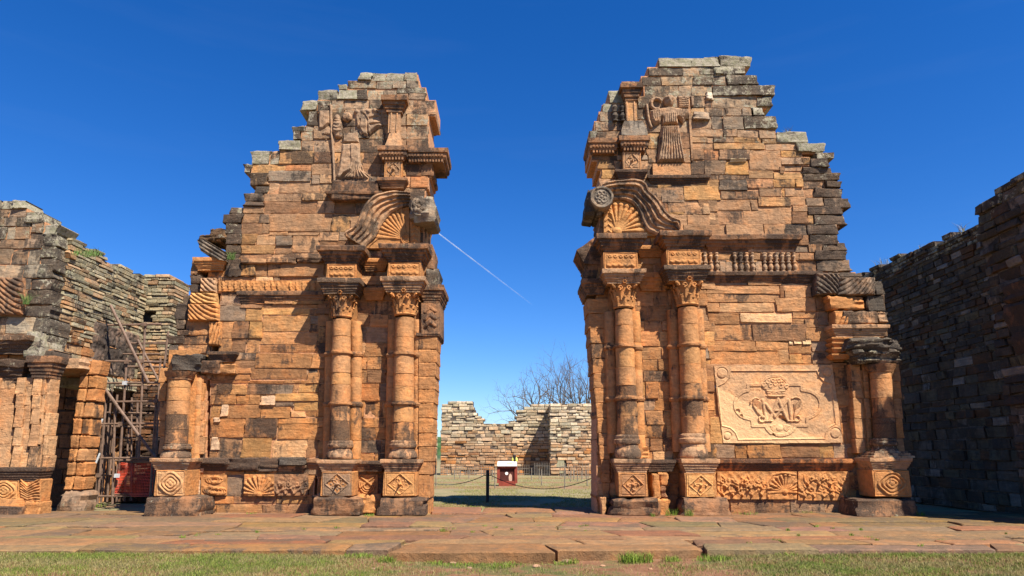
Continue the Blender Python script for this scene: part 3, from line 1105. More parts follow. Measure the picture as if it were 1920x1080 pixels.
# the two portal columns
def portal_column(parent, cb, ct, spec, label=None):
    col, lean, Rb, Rt, Xb, Zb, Xt, Zt = column(parent, cb, ct, spec['sh'][0], spec['sh'][1], spec['r'][0], spec['r'][1], spec['joints'], spec['rings'], spec.get('pats'), label=label)
    attic_base(col, cb, spec['sh'][1], spec['base'], spec['r'][0], pat=spec.get('bpat', 0.55), lich=0.25)
    x0, x1, yt, yb = spec['pcap']
    px_stack('pedestal_cornice', col, x0, x1, yt, yb, 19.45, 1.0, CORN, 0.12, pat=spec.get('ppat', 0.5), col=TAN, lich=0.15)
    x0, x1, yt, yb = spec['dado']
    px_block('pedestal', col, x0, x1, yt, yb, 19.45, 1.0, pat=0.2, col=ORANGE, r=0.015)
    diamond_panel(col, x0 + 3, yt + 2, x1 - 3, yb - 2, 19.435, spec.get('seed', 0))
    x0, x1, yt, yb = spec['plinth']
    rough_block('plinth_stone', col, x0, x1, yt, yb, 19.30, 1.2, pat=spec.get('plpat', 0.5), col=BROWN, jit=0.08, amp=0.05, r=0.07)
    capital(col, ct, spec['cap'][0], spec['cap'][1], spec['r'][1] * 1.02, pat=spec.get('cpat', 0.3))
    for nm, (x0, x1, yt, yb), P, pt, l in ((('architrave'), spec['arch'], 0.16, spec.get('apat', 0.6), 0.2), ('frieze_block', spec['frieze'], None, 0.3, 0.05), ('cornice', spec['corn'], 0.24, spec.get('kpat', 0.6), 0.3)):
        if P is None:
            fb = px_block('frieze_block', col, x0, x1, yt, yb, 19.42, 1.0, pat=pt, col=ORANGE, r=0.015)
            R = Rel(x0 + 2, yt + 2, x1 - 2, yb - 2, 0.8)
            w, h = x1 - x0, yb - yt
            R.groove([(x0 + 4, yt + 4), (x1 - 4, yt + 4), (x1 - 4, yb - 4), (x0 + 4, yb - 4)], 1.3, 0.02, True)
            R.stroke([(x0 + 8 + q * (w - 16) / 12, yb - 9 + 1.6 * math.sin(q * 2.2)) for q in range(13)], 2.6, 0.04)
            for q in range(5):
                cx = x0 + w * (0.18 + 0.16 * q)
                R.ridge([(cx + 3.6 * math.cos(t) * (1 - t / 10), yt + 8 + 3.0 * math.sin(t) * (1 - t / 10)) for t in np.linspace(0, 6, 12)], 1.3, 0.035)
            R.build('scroll_relief', col, 19.405, col=ORANGE, pat=pt * 0.8, back=0.05)
        else:
            px_stack(nm, col, x0, x1, yt, yb, 19.42, 1.05, CORN, P, pat=pt, col=TAN if nm == 'architrave' else BROWN, lich=l, amp=0.012)
    return col
portal_column(FL, 637, 641, dict(sh=(600, 826), r=(19.5, 17.0), base=860, joints=(790, 757, 722, 700, 662, 632), rings=(662, 757), pats=[0.62, 0.5, 0.4, 0.4, 0.3, 0.25, 0.2],
              pcap=(603, 660, 862, 884), dado=(602, 662, 884, 931), plinth=(583, 676, 931, 968), cap=(551, 598), arch=(607, 667, 523, 551), frieze=(612, 668, 494, 523), corn=(611, 671, 464, 494), apat=0.78, kpat=0.62, cpat=0.5))
portal_column(FL, 755, 759, dict(sh=(597, 826), r=(21, 18.0), base=860, joints=(792, 756, 726, 702, 664, 634), rings=(664, 757), pats=[0.62, 0.45, 0.3, 0.3, 0.25, 0.2, 0.15],
              pcap=(722, 782, 861, 884), dado=(719, 781, 884, 931), plinth=(708, 797, 934, 968), cap=(548, 594), arch=(724, 788, 520, 548), frieze=(727, 789, 491, 520), corn=(727, 790, 460, 491), apat=0.5, kpat=0.6, seed=1, plpat=0.62, cpat=0.2))
# wall bits between the columns: carved niche pieces, broken shaft foot
px_stack('cornice_piece', FL, 686, 718, 540, 562, YW - 0.12, 0.4, CORN, 0.1, pat=0.3, col=ORANGE)
px_stack('cornice_piece', FL, 686, 722, 486, 508, YW - 0.12, 0.4, CORN, 0.12, pat=0.4, col=ORANGE)
px_stack('cornice_piece', FL, 668, 716, 864, 884, YW - 0.2, 0.5, CORN, 0.1, pat=0.6, col=BROWN)
R_ = Rel(670, 890, 708, 930, 0.8)
for k in range(3):
    R_.ridge([(689 + (15 - 4 * k) * math.cos(t), 908 + (17 - 4 * k) * math.sin(t)) for t in np.linspace(-0.2, 3.4, 14)], 1.6, 0.05)
R_.ridge([(676, 894), (702, 914)], 1.8, 0.04); R_.ridge([(702, 894), (676, 914)], 1.8, 0.04)
R_.build('leaf_relief', FL, YW - 0.07, col=ORANGE, pat=0.15)
rough_block('plinth_stone', FL, 662, 712, 926, 966, YW - 0.45, 0.8, pat=0.3, col=ORANGE, jit=0.1, amp=0.06, r=0.1)
# outer jamb pilaster of the doorway
jy = [968, 935, 890, 866, 838, 812, 784, 756, 730, 706, 680, 655, 628]
for a, b in zip(jy[:-1], jy[1:]):
    f = (a - 628) / 340.0
    rough_block('jamb_stone', FL, 784, 821 - 17 * f, b, a, YW - 0.30, 1.15, pat=random.uniform(0.15, 0.42), jit=0.012, amp=0.012, r=0.02, col=lerp3(ORANGE, BROWN, random.random() * 0.4))
R_ = Rel(790, 568, 824, 626, 0.8)
for cy in (580, 594, 608):
    R_.ridge([(797, cy + 5), (806, cy - 4), (816, cy + 3)], 3.0, 0.06)
R_.ell(806, 600, 9, 22, 0.05, True)
R_.build('jamb_capital', FL, YW - 0.36, col=BROWN, pat=0.5, back=1.4)
px_stack('jamb_cornice', FL, 795, 824, 536, 567, YW - 0.30, 1.5, CORN, 0.14, pat=0.55, col=BROWN, lich=0.3)
rough_block('edge_stone', FL, 797, 824, 504, 536, YW - 0.1, 1.4, pat=0.65, lich=0.35, col=GREY)
rough_block('edge_stone', FL, 795, 812, 458, 505, YW - 0.05, 1.4, pat=0.5, lich=0.3, col=BROWN)
px_stack('jamb_cornice', FL, 784, 820, 624, 632, YW - 0.30, 1.5, [(0, 0), (0.3, 1), (1, 1)], 0.05, pat=0.6, col=BROWN)

# broken segmental pediment: scroll band, volute end and scallop shell
def crom(P, n=6):
    P = [P[0]] + list(P) + [P[-1]]
    out = []
    for a, b, c, d in zip(P[:-3], P[1:-2], P[2:-1], P[3:]):
        for k in range(n):
            t = k / n
            out.append(tuple(0.5 * (2 * b[i] + (c[i] - a[i]) * t + (2 * a[i] - 5 * b[i] + 4 * c[i] - d[i]) * t * t + (3 * b[i] - a[i] - 3 * c[i] + d[i]) * t ** 3) for i in (0, 1)))
    return out + [P[-1]]
def pediment(parent, mir, band_out, band_in, shell, strip, Yp):
    band_out, band_in = crom(band_out), crom(band_in)
    allp = band_out + band_in[::-1]
    xs = [p[0] for p in allp]; ys = [p[1] for p in allp]
    R = Rel(min(xs) - 2, min(ys) - 2, max(xs) + 2, max(ys) + 2, 0.75)
    R.mask = R.inside(allp)
    d0, d1 = R.dist(band_out), R.dist(band_in)
    f = d0 / (d0 + d1 + 1e-6)
    st = np.array([0.0, 0.10, 0.14, 0.30, 0.33, 0.5, 0.54, 0.7, 0.74, 0.9, 1.0])
    hv = np.array([0.30, 0.36, 0.30, 0.32, 0.22, 0.24, 0.15, 0.17, 0.08, 0.10, 0.02])
    R.H = np.interp(f, st, hv)
    R.rough(0.02, 0.10)
    o = R.build('scroll_band', parent, Yp, col=TAN, pat=0.55, lich=0.3, back=0.6, soft=0.9, wear=0.25)
    return o
bo = [(709, 369), (722, 366), (745, 364), (770, 366)]
bo = [(649, 446), (652, 438), (668, 428), (676, 412), (682, 398), (690, 384), (704, 372), (720, 366), (745, 363), (772, 366)]
bi = [(686, 466), (690, 458), (704, 446), (712, 430), (722, 414), (734, 401), (748, 393), (760, 389), (766, 388), (772, 388)]
pediment(FL, 1, bo, bi, None, None, YW - 0.25)
R_ = Rel(684, 386, 768, 466, 0.75)
R_.mask = R_.inside([(684, 466)] + bi[1:] + [(768, 388), (768, 466)])
shell_fan(R_, 763, 449, 74, -math.pi * 0.97, -math.pi * 0.56, 9, 0.08, 1.2, 4.6)
d_ = R_.dist(bi)
R_.H = np.where(d_ < 5, np.maximum(R_.H, 0.04), R_.H)
for k in (4, 7, 10):
    R_.ridge([(763 + k * math.cos(t), 449 + k * math.sin(t)) for t in np.linspace(0, 6.28, 20)], 1.2, 0.04)
R_.build('shell_relief', FL, YW - 0.20, col=ORANGE, pat=0.12, back=0.3)
R_ = Rel(768, 408, 787, 462, 0.8)
for k in range(6):
    y = 414 + 8.5 * k
    R_.ridge([(772, y + 4), (777, y), (783, y + 4)], 1.6, 0.04)
R_.groove([(769, 408), (769, 462)], 1.2, 0.03)
R_.build('leaf_strip', FL, YW - 0.22, col=ORANGE, pat=0.15, back=1.4)
rough_block('volute_end', FL, 766, 815, 364, 416, YW - 0.62, 1.3, pat=0.4, lich=0.45, col=GREY, jit=0.10, amp=0.08, r=0.16)
R_ = Rel(770, 368, 800, 404, 0.8)
R_.mask = ((R_.X - 785) / 15) ** 2 + ((R_.Y - 386) / 18) ** 2 < 1
for k in range(6):
    a = k * math.pi / 3 + 0.3
    R_.ell(785 + 8 * math.cos(a), 386 + 9 * math.sin(a), 5, 5.5, 0.07, True)
R_.ell(785, 386, 4, 4, 0.08, True)
R_.build('rosette', FL, YW - 0.66, col=GREY, pat=0.5, lich=0.3, back=0.12)
rough_block('edge_stone', FL, 783, 800, 416, 460, YW + 0.1, 1.2, pat=0.6)

# upper storey: small pilaster on bracketed pedestal, ledge of beads
px_stack('pilaster_capital', FL, 725, 754, 182, 210, YW - 0.28, 0.6, [(0, 0), (0.2, 0), (0.22, .25), (.42, .3), (.45, .5), (.66, .55), (.68, 1), (1, 1)], 0.16, pat=0.5, col=BROWN, lich=0.3)
px_block('pilaster_shaft', FL, 728, 750, 209, 250, YW - 0.24, 0.5, pat=0.25, col=TAN)
for x in (733, 744):
    px_block('pilaster_fillet', FL, x - 1.2, x + 1.2, 211, 248, YW - 0.27, 0.1, pat=0.2, col=TAN, r=0.008)
px_stack('pilaster_foot', FL, 731, 748, 248, 276, YW - 0.24, 0.5, [(0, 1), (0.25, .75), (0.5, .5), (0.75, .3), (1, 0.05)], 0.12, pat=0.4, col=TAN)
def bead_ledge(parent, x0, x1, yt, yb, Yf, depth, pat=0.5, P=0.14):
    h = yb - yt
    px_stack('bead_ledge', parent, x0, x1, yt, yb, Yf, depth, [(0, 0), (.2, 0), (.22, .35), (.32, .4), (.34, .55), (.66, .6), (.68, .9), (.95, 1), (1, .95)], P, pat=pat, col=BROWN, lich=0.15)
    mb = MB(); 
    n = int((x1 - x0) / 5.5)
    for i in range(n):
        x = x0 + (i + 0.5) * (x1 - x0) / n
        X, Z = XZ(x, yb - h * 0.12, Yf)
        mb.box(X - 0.028, X + 0.028, Yf - 0.06, Yf + 0.05, Z - 0.04, Z + 0.035)
        X, Z = XZ(x, yb - h * 0.46, Yf)
        for q in range(5):
            a = math.pi * q / 4
        mb.tube((X, Yf - 0.02, Z), (X, Yf - P * 0.62 - 0.03, Z), 0.042, 0.036, 8)
    mb.build('bead_row', M['carved'], parent, col=BROWN, pat=pat * 0.8, lich=0.05, smooth=False)
bead_ledge(FL, 716, 758, 276, 301, YW - 0.26, 0.7)
bead_ledge(FL, 766, 832, 280, 305, YW - 0.12, 1.3, 0.55)
px_block('pedestal', FL, 721, 754, 301, 334, YW - 0.24, 0.5, pat=0.2, col=ORANGE)
diamond_panel(FL, 723, 304, 752, 332, YW - 0.25)
px_stack('pedestal_ledge', FL, 714, 757, 335, 353, YW - 0.22, 0.6, CORN, 0.12, pat=0.55, col=BROWN)
rough_block('corbel_stone', FL, 788, 812, 305, 330, YW - 0.02, 1.3, pat=0.5, col=BROWN)

# worn angel: staff, wings, arm lumps, pleated robe
def zc(T, pts):
    return [(T[0] + T[2] * x, T[1] + T[2] * y) for x, y in pts]
R_ = Rel(594, 196, 725, 342, 0.75)
def e_(x, y, rx, ry, h):
    (px_, py_), = zc(E, [(x, y)])
    R_.ell(px_, py_, rx * E[2], ry * E[2], h)
R_.stroke(zc(E, [(212, 330), (216, 520), (232, 760), (238, 910)]), 2.6, 0.12)
R_.plate(zc(E, [(112, 362), (205, 360), (210, 470), (150, 520), (110, 515)]), 0.13, 4)
R_.plate(zc(E, [(130, 545), (210, 470), (220, 560), (160, 560)]), 0.08, 3)
e_(262, 425, 24, 28, 0.16); e_(262, 500, 42, 75, 0.20); e_(338, 420, 42, 38, 0.26); e_(270, 555, 34, 30, 0.14)
for k in range(4):
    R_.ridge(zc(E, [(235, 440 + 28 * k), (262, 452 + 28 * k), (292, 440 + 28 * k)]), 1.5, 0.035)
R_.plate(zc(E, [(390, 380), (440, 350), (545, 345), (600, 400), (620, 480), (560, 520), (500, 570), (440, 560), (400, 470)]), 0.15, 5)
for k in range(4):
    e_(415 + 46 * k, 380 - 4 * (k % 2), 26, 24, 0.21)
for pts in ([(470, 400), (495, 440), (500, 540)], [(440, 440), (430, 500), (460, 550)], [(500, 540), (515, 570)], [(520, 480), (600, 470)], [(515, 430), (580, 420)]):
    R_.groove(zc(E, pts), 2.2, 0.07)
R_.plate(zc(E, [(305, 540), (420, 530), (440, 640), (430, 620), (300, 620)]), 0.10, 3)
rb_ = zc(E, [(300, 620), (430, 620), (450, 820), (515, 895), (240, 905), (270, 820), (285, 700)])
R_.plate(rb_, 0.09, 4)
for k in range(7):
    x0 = 372 + 10 * k
    R_.ridge(zc(E, [(x0, 625), (x0 + 4, 760), (x0 - 4 + 6 * k, 840), (x0 - 55 + 26 * k, 893)]), 1.5, 0.05)
for k in range(6):
    R_.ridge(zc(E, [(372, 800 + 6 * k), (330 - 6 * k, 855 + 5 * k), (250 + 8 * k, 878 + 5 * k)]), 1.5, 0.045)
R_.rough(0.03, 0.13)
R_.mask = R_.H > 0.015
R_.build('angel_relief', FL, YW - 0.02, col=lerp3(TAN, GREY, 0.45), pat=0.42, lich=0.22, back=0.12, wear=0.4)
rough_block('angel_plinth', FL, 621, 709, 338, 374, YW - 0.28, 0.6, pat=0.6, col=BROWN, lich=0.15, jit=0.05, amp=0.05)
px_stack('plinth_ledge', FL, 624, 706, 362, 378, YW - 0.14, 0.4, CORN, 0.2, pat=0.55, col=BROWN)

# outer column with ringed pedestal
def outer_column(parent, cb, ct, ytop, ybot, r, joints, pats, base, pcap, dado, plinth, Yo, label=None, lich=0.3):
    col, lean, Rb, Rt, Xb, Zb, Xt, Zt = column(parent, cb, ct, ytop, ybot, r, r * 0.95, joints, (), pats, Yc=Yo, flank=(r + 9, 8, 0.38), label=label)
    attic_base(col, cb, ybot, base, r, Yc=Yo, pat=0.62, lich=0.4)
    X, Z = Xt, Zt
    lathe('neck_ring', col, Xt, Yo, [(Zt - 0.12, Rt), (Zt - 0.10, Rt + 0.04), (Zt - 0.05, Rt + 0.05), (Zt, Rt + 0.09), (Zt + 0.12, Rt + 0.13)], pat=0.5, col=BROWN, amp=0.02)
    yf = Yo - 0.42
    px_stack('pedestal_cornice', col, pcap[0], pcap[1], pcap[2], pcap[3], yf, 1.2, CORN, 0.12, pat=0.45, col=TAN, lich=0.35, amp=0.014)
    px_block('pedestal', col, dado[0], dado[1], dado[2], dado[3], yf, 1.2, pat=0.2, col=ORANGE, r=0.02)
    ring_panel(col, dado[0] + 3, dado[2] + 2, dado[1] - 3, dado[3] - 2, yf - 0.015)
    rough_block('plinth_stone', col, plinth[0], plinth[1], plinth[2], plinth[3], yf - 0.15, 1.4, pat=0.62, lich=lich, col=BROWN, jit=0.07, amp=0.05, r=0.05)
    return col
outer_column(FL, 330, 337, 706, 832, 21, (806, 778, 752, 728), [0.6, 0.62, 0.3, 0.25, 0.2], 860, (292, 352, 859, 881), (291, 349, 881, 931), (270, 372, 932, 970), 19.75, lich=0.32)
for i, (x0, x1) in enumerate(((298, 312), (352, 362), (364, 382))):
    ys = [852, 818, 788, 752, 718, 704 if i else 690]
    for a, b in zip(ys[:-1], ys[1:]):
        rough_block('pilaster_stone', FL, x0, x1, b, a, YW - 0.22 + 0.05 * i, 0.6, pat=random.uniform(0.15, 0.35), jit=0.008, amp=0.01, r=0.015, col=lerp3(ORANGE, TAN, random.random() * 0.5))

# ------------------------------------------------------------------ facade half with the standing angel and the monogram plaque
FR = thing('facade_ruin', (6.2, 20.9, 0), 'tall carved sandstone facade ruin with a robed angel relief and a framed monogram plaque', 'ruin', 'ruined facade halves flanking the doorway')
Ff = (1070, 90, 0.24076); G = (1070, 330, 0.27778); Hh = (1320, 90, 0.34247); I_ = (1300, 430, 0.25)
mR = Masonry(FR, YW, 1.5, 'R')
mR.rows(*Ff, '''
80 152: 685 940 1150
152 218: 605 870 1115 1160
222 292: 555 705 950 1100 1160
292 380: 575 840 1038
380 470: 520 640 760 930 1038
470 560: 520 660 800 930 1038
560 660: 520 700 820 930
660 790: 600 760 930
790 900: 600 740 930
900 1000: 560 640 935
430 500: 250 330 430 520
500 575: 225 320 420 520
330 430: 300 375 520
575 650: 190 395 520
650 710: 150 200 395 600
710 835: 150 360 600
835 875: 165 360 600
875 945: 212 340 385 640
945 1020: 240 340 640
1020 1080: 275 560 760 935
''')
mR.rows(*Hh, '''
48 105: 0 78 
48 102: 85 258
102 148: -30 55 225
150 205: -30 38 120 292
206 264: -70 45 385
264 328: -70 40 288
268 322: 288 372
328 374: -70 118 205 260 324
374 446: -76 40 103 215 398
446 490: -76 103 180 300
490 520: -76 15 50 160 315
450 498: 300 392
498 525: 315 395
462 522: 395 562
520 556: -76 50 330
522 563: 335 502
522 572: 506 660
556 616: -76 0 82 250
563 600: 420 535
575 610: 612 710
563 668: 245 420
616 695: -76 0 115 242
600 640: 418 535 578
605 656: 578 675
640 676: 438 535
656 690: 535 700
668 715: 242 380
695 722: -76 80 180 242
650 690: 412 438
682 720: 380 540
690 730: 540 740
722 780: -76 82 235 
715 768: 235 380
720 765: 380 500 542
730 770: 542 660 750
780 830: -50 90 172 300
768 815: 300 425 442
765 812: 442 550
770 822: 550 600 758
830 890: -76 50 255 294
815 868: 294 475
812 862: 472 556
822 868: 556 650
825 880: 650 792
890 966: -60 65 213
868 964: 213 482
862 898: 482 565
870 915: 565 752
898 964: 482 565
915 975: 598 770
915 965: 565 598
966 1035: -30 118 325
964 1035: 325 440 560
968 1024: 560 728
1025 1080: 320 485 572 730
''')
mR.rows(*G, '''
80 165: 470 555 760
68 165: 760 1000
165 245: 480 590 655 770 870 990
245 330: 480 700 1000
330 420: 560 760 1010
''')
mR.rows(*I_, '''
45 175: 110 420 745
88 175: 745 860
48 88: 745 862
45 102: 862 1078
112 175: 860 962
100 165: 962 1142
175 232: 60 300 500 705 790 905
165 234: 905 1145
232 325: 60 250 480 790 920
235 320: 920 1172
325 425: 100 400 655 930
325 365: 930 1020 1265
425 485: 100 645
425 515: 645 680 840 880
485 550: 100 640
365 500: 930 1100
550 622: 100 195 605
515 620: 620 915
622 712: 112 345
622 668: 742 920
668 735: 830 935
668 712: 742 830
500 600: 915 1010
500 610: 1010 1290
600 620: 915 1050
620 720: 935 1010 1090
610 710: 1090 1390
615 705: 1390 1455
490 614: 1300 1440
390 490: 1365 1425
712 840: 95 440 838
735 840: 838 948
735 840: 948 1040
840 918: 100 465 
838 912: 465 712
865 938: 712 885
825 918: 885 1010
918 1018: 130 655
905 1005: 640 716
938 1010: 716 815 885
918 1010: 885 1035
712 810: 1040 1450
810 890: 1040 1140 1300 
890 985: 1040 1170 1300
1010 1040: 120 500 900 1130
''')
mR.rows(*I_, '632 705: 350 740', 0, dict(c=PALE, p=0.05, l=0.0))
mR.rows(*I_, '632 640: 112 350', 0, dict(c=GREY, p=0.6, l=0.1))
mR.rows(*I_, '828 866: 712 748 812 882', 0, dict(c=(0.66, 0.47, 0.26), p=0.0, l=0.0))
mR.rows(1100, 780, 0.1852, '''
280 430: 1390 1500 1620
''')
mR.rows(1, 0, 1.0, '''
832 859: 1340 1376 1400 1462 1535 1562 1600
683 725: 1558 1590
725 762: 1566 1596
762 792: 1572 1600
792 832: 1576 1602
683 735: 1318 1338
735 780: 1322 1344
780 832: 1330 1352
832 862: 1318 1342
859 885: 1318 1420 1520 1600
885 936: 1318 1400 1460 1530 1602
936 964: 1330 1368 1480 1545 1602
''')
mR.fill(1120, 1340, 444, 962, (18, 32), (24, 48))
mR.fill(1125, 1330, 336, 446, (16, 26), (24, 50))
mR.fill(1588, 1690, 676, 962, (20, 32), (26, 48))
mR.build()
rough_block('pale_stone', FR, 1325, 1338, 171, 186, YW - 0.06, 0.1, pat=0, lich=0, col=(0.7, 0.58, 0.42), jit=0.05)
rough_block('pale_stone', FR, 1369, 1399, 298, 303, YW - 0.06, 0.1, pat=0, lich=0, col=(0.7, 0.58, 0.36), jit=0.02, r=0.01)

# long cornices and baluster frieze
cornice_run(FR, 1328, 1486, 444, 474, P=0.26, pat=0.66, cuts=(1405,), lich=0.25)
cornice_run(FR, 1326, 1463, 511, 534, P=0.18, pat=0.62, cuts=(), lich=0.05)
cornice_run(FR, 1466, 1530, 511, 533, P=0.16, pat=0.72, cuts=(1517,), lich=0.05)
bl = MB()
for i in range(16):
    x = 1322 + i * 11.2
    if i in (3, 4, 9):
        px_block('frieze_panel', FR, x - 5.5, x + 5.5, 490, 511, YW - 0.09, 0.2, pat=0.35, col=lerp3(TAN, GREY, 0.4))
        continue
    X, Zb = XZ(x, 511, YW); Zt = XZ(x, 475, YW)[1]
    h = Zt - Zb; r = 0.058
    pr = [(0, r * 1.1), (.06, r * 1.1), (.08, r * .7), (.2, r * 1.25), (.3, r * 1.3), (.42, r * .7), (.46, r * .6), (.48, r * 1.05), (.53, r * 1.05), (.55, r * .6), (.68, r * .7), (.8, r * 1.2), (.9, r * .8), (.94, r * 1.1), (1, r * 1.1)]
    lathe('baluster', FR, X, YW - 0.05, [(Zb + h * a, b) for a, b in pr], n=14, amp=0.012, pat=random.uniform(0.2, 0.45), col=lerp3(TAN, GREY, random.random() * 0.6))

# bracket over the outer column
swirl(FR, 1530, 512, 1575, 552, YW - 0.30, -0.75, 7, lerp3(GREY, BROWN, .4), 0.55, mirror=True, lich=0.3)
swirl(FR, 1572, 520, 1641, 553, YW - 0.36, 0.8, 7, lerp3(GREY, BROWN, .4), 0.55, lich=0.3)
rough_block('bracket_stone', FR, 1552, 1622, 555, 580, YW - 0.34, 0.9, pat=0.2, col=ORANGE, amp=0.07)
rough_block('bracket_stone', FR, 1640, 1657, 527, 552, YW - 0.36, 0.9, pat=0.75, col=GREY)
rough_block('bracket_stone', FR, 1625, 1660, 553, 584, YW - 0.30, 0.9, pat=0.8, col=GREY, amp=0.03)
rough_block('bracket_stone', FR, 1580, 1648, 583, 607, YW - 0.42, 0.9, pat=0.6, lich=0.3, col=TAN)
rough_block('bracket_stone', FR, 1648, 1664, 584, 605, YW - 0.36, 0.9, pat=0.3, lich=0.2, col=TAN)
swirl(FR, 1564, 583, 1590, 610, YW - 0.38, 1.2, 8, ORANGE, 0.3)
px_stack('cornice_piece', FR, 1566, 1656, 610, 632, YW - 0.40, 0.9, CORN, 0.14, pat=0.42, col=TAN)
for y in (633, 642, 652, 664):
    px_stack('cornice_piece', FR, 1563, 1592, y, y + 9, YW - 0.36, 0.6, CORN, 0.08, pat=0.4, col=ORANGE)
rough_block('eroded_capital', FR, 1592, 1668, 632, 657, 19.38, 1.4, pat=0.72, lich=0.35, col=GREY, jit=0.12, amp=0.10, r=0.14)
rough_block('eroded_capital', FR, 1664, 1690, 636, 660, 19.45, 1.2, pat=0.7, lich=0.3, col=GREY, jit=0.12, amp=0.08, r=0.14)
rough_block('eroded_capital', FR, 1605, 1690, 655, 680, 19.42, 1.2, pat=0.66, lich=0.45, col=GREY, jit=0.14, amp=0.10, r=0.12)

portal_column(FR, 1177, 1169, dict(sh=(582, 815), r=(20, 17.0), base=859, joints=(781, 747, 724, 690, 650, 612), rings=(650, 747), pats=[0.5, 0.5, 0.5, 0.2, 0.15, 0.3, 0.15],
              pcap=(1158, 1212, 860, 886), dado=(1160, 1214, 886, 932), plinth=(1146, 1238, 935, 968), cap=(531, 580), arch=(1138, 1200, 506, 531), frieze=(1132, 1196, 472, 506), corn=(1132, 1196, 441, 472), apat=0.45, kpat=0.62, seed=2, cpat=0.15, ppat=0.4))
portal_column(FR, 1300, 1289, dict(sh=(578, 813), r=(21.5, 18.5), base=859, joints=(781, 747, 720, 684, 648, 610), rings=(648, 747), pats=[0.42, 0.5, 0.4, 0.2, 0.2, 0.15, 0.2],
              pcap=(1285, 1340, 860, 887), dado=(1285, 1343, 887, 933), plinth=(1279, 1370, 934, 969), cap=(526, 576), arch=(1253, 1322, 499, 526), frieze=(1250, 1314, 467, 499), corn=(1250, 1317, 436, 467), apat=0.62, kpat=0.5, seed=3, cpat=0.2, plpat=0.5, ppat=0.4))
outer_column(FR, 1660, 1650, 692, 822, 19.5, (794, 784, 747, 711), [0.65, 0.62, 0.5, 0.3, 0.25], 856, (1636, 1700, 858, 881), (1638, 1707, 881, 932), (1606, 1722, 936, 967), 19.72)
px_stack('pedestal_foot', FR, 1642, 1700, 846, 858, 19.36, 1.0, [(0, 1), (.3, 1), (.35, .6), (.7, .55), (.75, .2), (1, 0.1)], 0.14, pat=0.6, lich=0.45, col=TAN)
for (x0, x1, sh) in ((1672, 1692, 8), (1600, 1618, 9), (1622, 1632, 9)):
    ys = [850, 822, 785, 747, 715, 682]
    for k, (a, b) in enumerate(zip(ys[:-1], ys[1:])):
        d_ = sh * (1 - k / 4.0)
        rough_block('pilaster_stone', FR, x0 + d_ - 4, x1 + d_ - 4, b, a, YW - 0.28, 0.7, pat=random.uniform(0.15, 0.35), jit=0.008, amp=0.01, r=0.015, col=lerp3(ORANGE, TAN, random.random() * 0.5))

# door jamb
jy = [968, 935, 905, 888, 862, 835, 812, 784, 756, 728, 700, 672, 644, 616, 588, 560]
for a, b in zip(jy[:-1], jy[1:]):
    f = (a - 560) / 408.0
    rough_block('jamb_stone', FR, 1099 + 34 * f, 1144, b, a, YW - 0.10, 1.15, pat=random.uniform(0.2, 0.45), jit=0.012, amp=0.012, r=0.02, col=lerp3(ORANGE, BROWN, random.random() * 0.5))
px_stack('jamb_cornice', FR, 1100, 1132, 524, 552, YW - 0.14, 1.5, CORN, 0.14, pat=0.6, col=BROWN)
rough_block('edge_stone', FR, 1096, 1130, 494, 524, YW + 0.0, 1.4, pat=0.6, col=BROWN)
R_ = Rel(1078, 438, 1132, 498, 0.9)
R_.mask = R_.inside([(1080, 470), (1122, 440), (1131, 444), (1131, 497), (1096, 496)])
R_.H[:] = 0.1; R_.rough(0.08, 0.08)
R_.build('tilted_block', FR, YW - 0.05, mat='stone', col=BROWN, pat=0.55, lich=0.2, back=1.2)
# between the columns
px_stack('cornice_piece', FR, 1202, 1248, 512, 545, YW - 0.1, 0.4, CORN, 0.12, pat=0.35, col=ORANGE)
px_stack('cornice_piece', FR, 1200, 1248, 462, 482, YW - 0.1, 0.4, CORN, 0.14, pat=0.4, col=ORANGE)
px_stack('cornice_piece', FR, 1216, 1262, 862, 884, YW - 0.35, 0.6, CORN, 0.08, pat=0.8, col=BROWN)
rough_block('plinth_stone', FR, 1225, 1256, 936, 966, YW - 0.5, 0.9, pat=0.25, col=ORANGE, jit=0.06, amp=0.04)
rough_block('plinth_stone', FR, 1224, 1238, 888, 934, YW - 0.5, 0.7, pat=0.3, col=ORANGE, jit=0.05, r=0.08)
rough_block('plinth_stone', FR, 1237, 1254, 886, 912, YW - 0.42, 0.7, pat=0.3, col=ORANGE, jit=0.05, r=0.08)
rough_block('plinth_stone', FR, 1238, 1250, 910, 934, YW - 0.42, 0.7, pat=0.3, col=BROWN, jit=0.05, r=0.08)
rough_block('broken_stone', FR, 1178, 1218, 836, 860, YW - 0.3, 0.5, pat=0.25, col=ORANGE, amp=0.09)
rough_block('jamb_foot', FR, 1127, 1137, 932, 966, YW - 0.42, 0.4, pat=0.1, col=lerp3(ORANGE, PALE, .4), jit=0.02, r=0.03)
# base: cornice, carved frieze with scallop shell
cornice_run(FR, 1349, 1594, 860, 886, P=0.18, pat=0.66, cuts=(1470,), col=RED)
R_ = Rel(1345, 884, 1494, 936, 0.8)
shell_fan(R_, 1472, 922, 33, -math.pi * 1.02, 0.02 * math.pi, 13, 0.06, 0.9, 2.6)
leaf_frieze(R_, 1347, 890, 90, 42, 8, 5, 1)
leaf_frieze(R_, 1352, 888, 84, 30, 9, 4, -1)
R_.ridge([(1440, 932), (1438, 905), (1448, 890), (1470, 886), (1492, 890)], 2.2, 0.05)
R_.rough(0.035, .13)
R_.build('shell_frieze', FR, YW - 0.09, col=ORANGE, pat=0.12)
R_ = Rel(1497, 884, 1592, 938, 0.8)
leaf_frieze(R_, 1500, 902, 88, 32, 11, 5, -1)
leaf_frieze(R_, 1506, 886, 80, 24, 12, 4, 1)
R_.rough(0.035, .13)
R_.build('leaf_frieze', FR, YW - 0.10, col=ORANGE, pat=0.14)

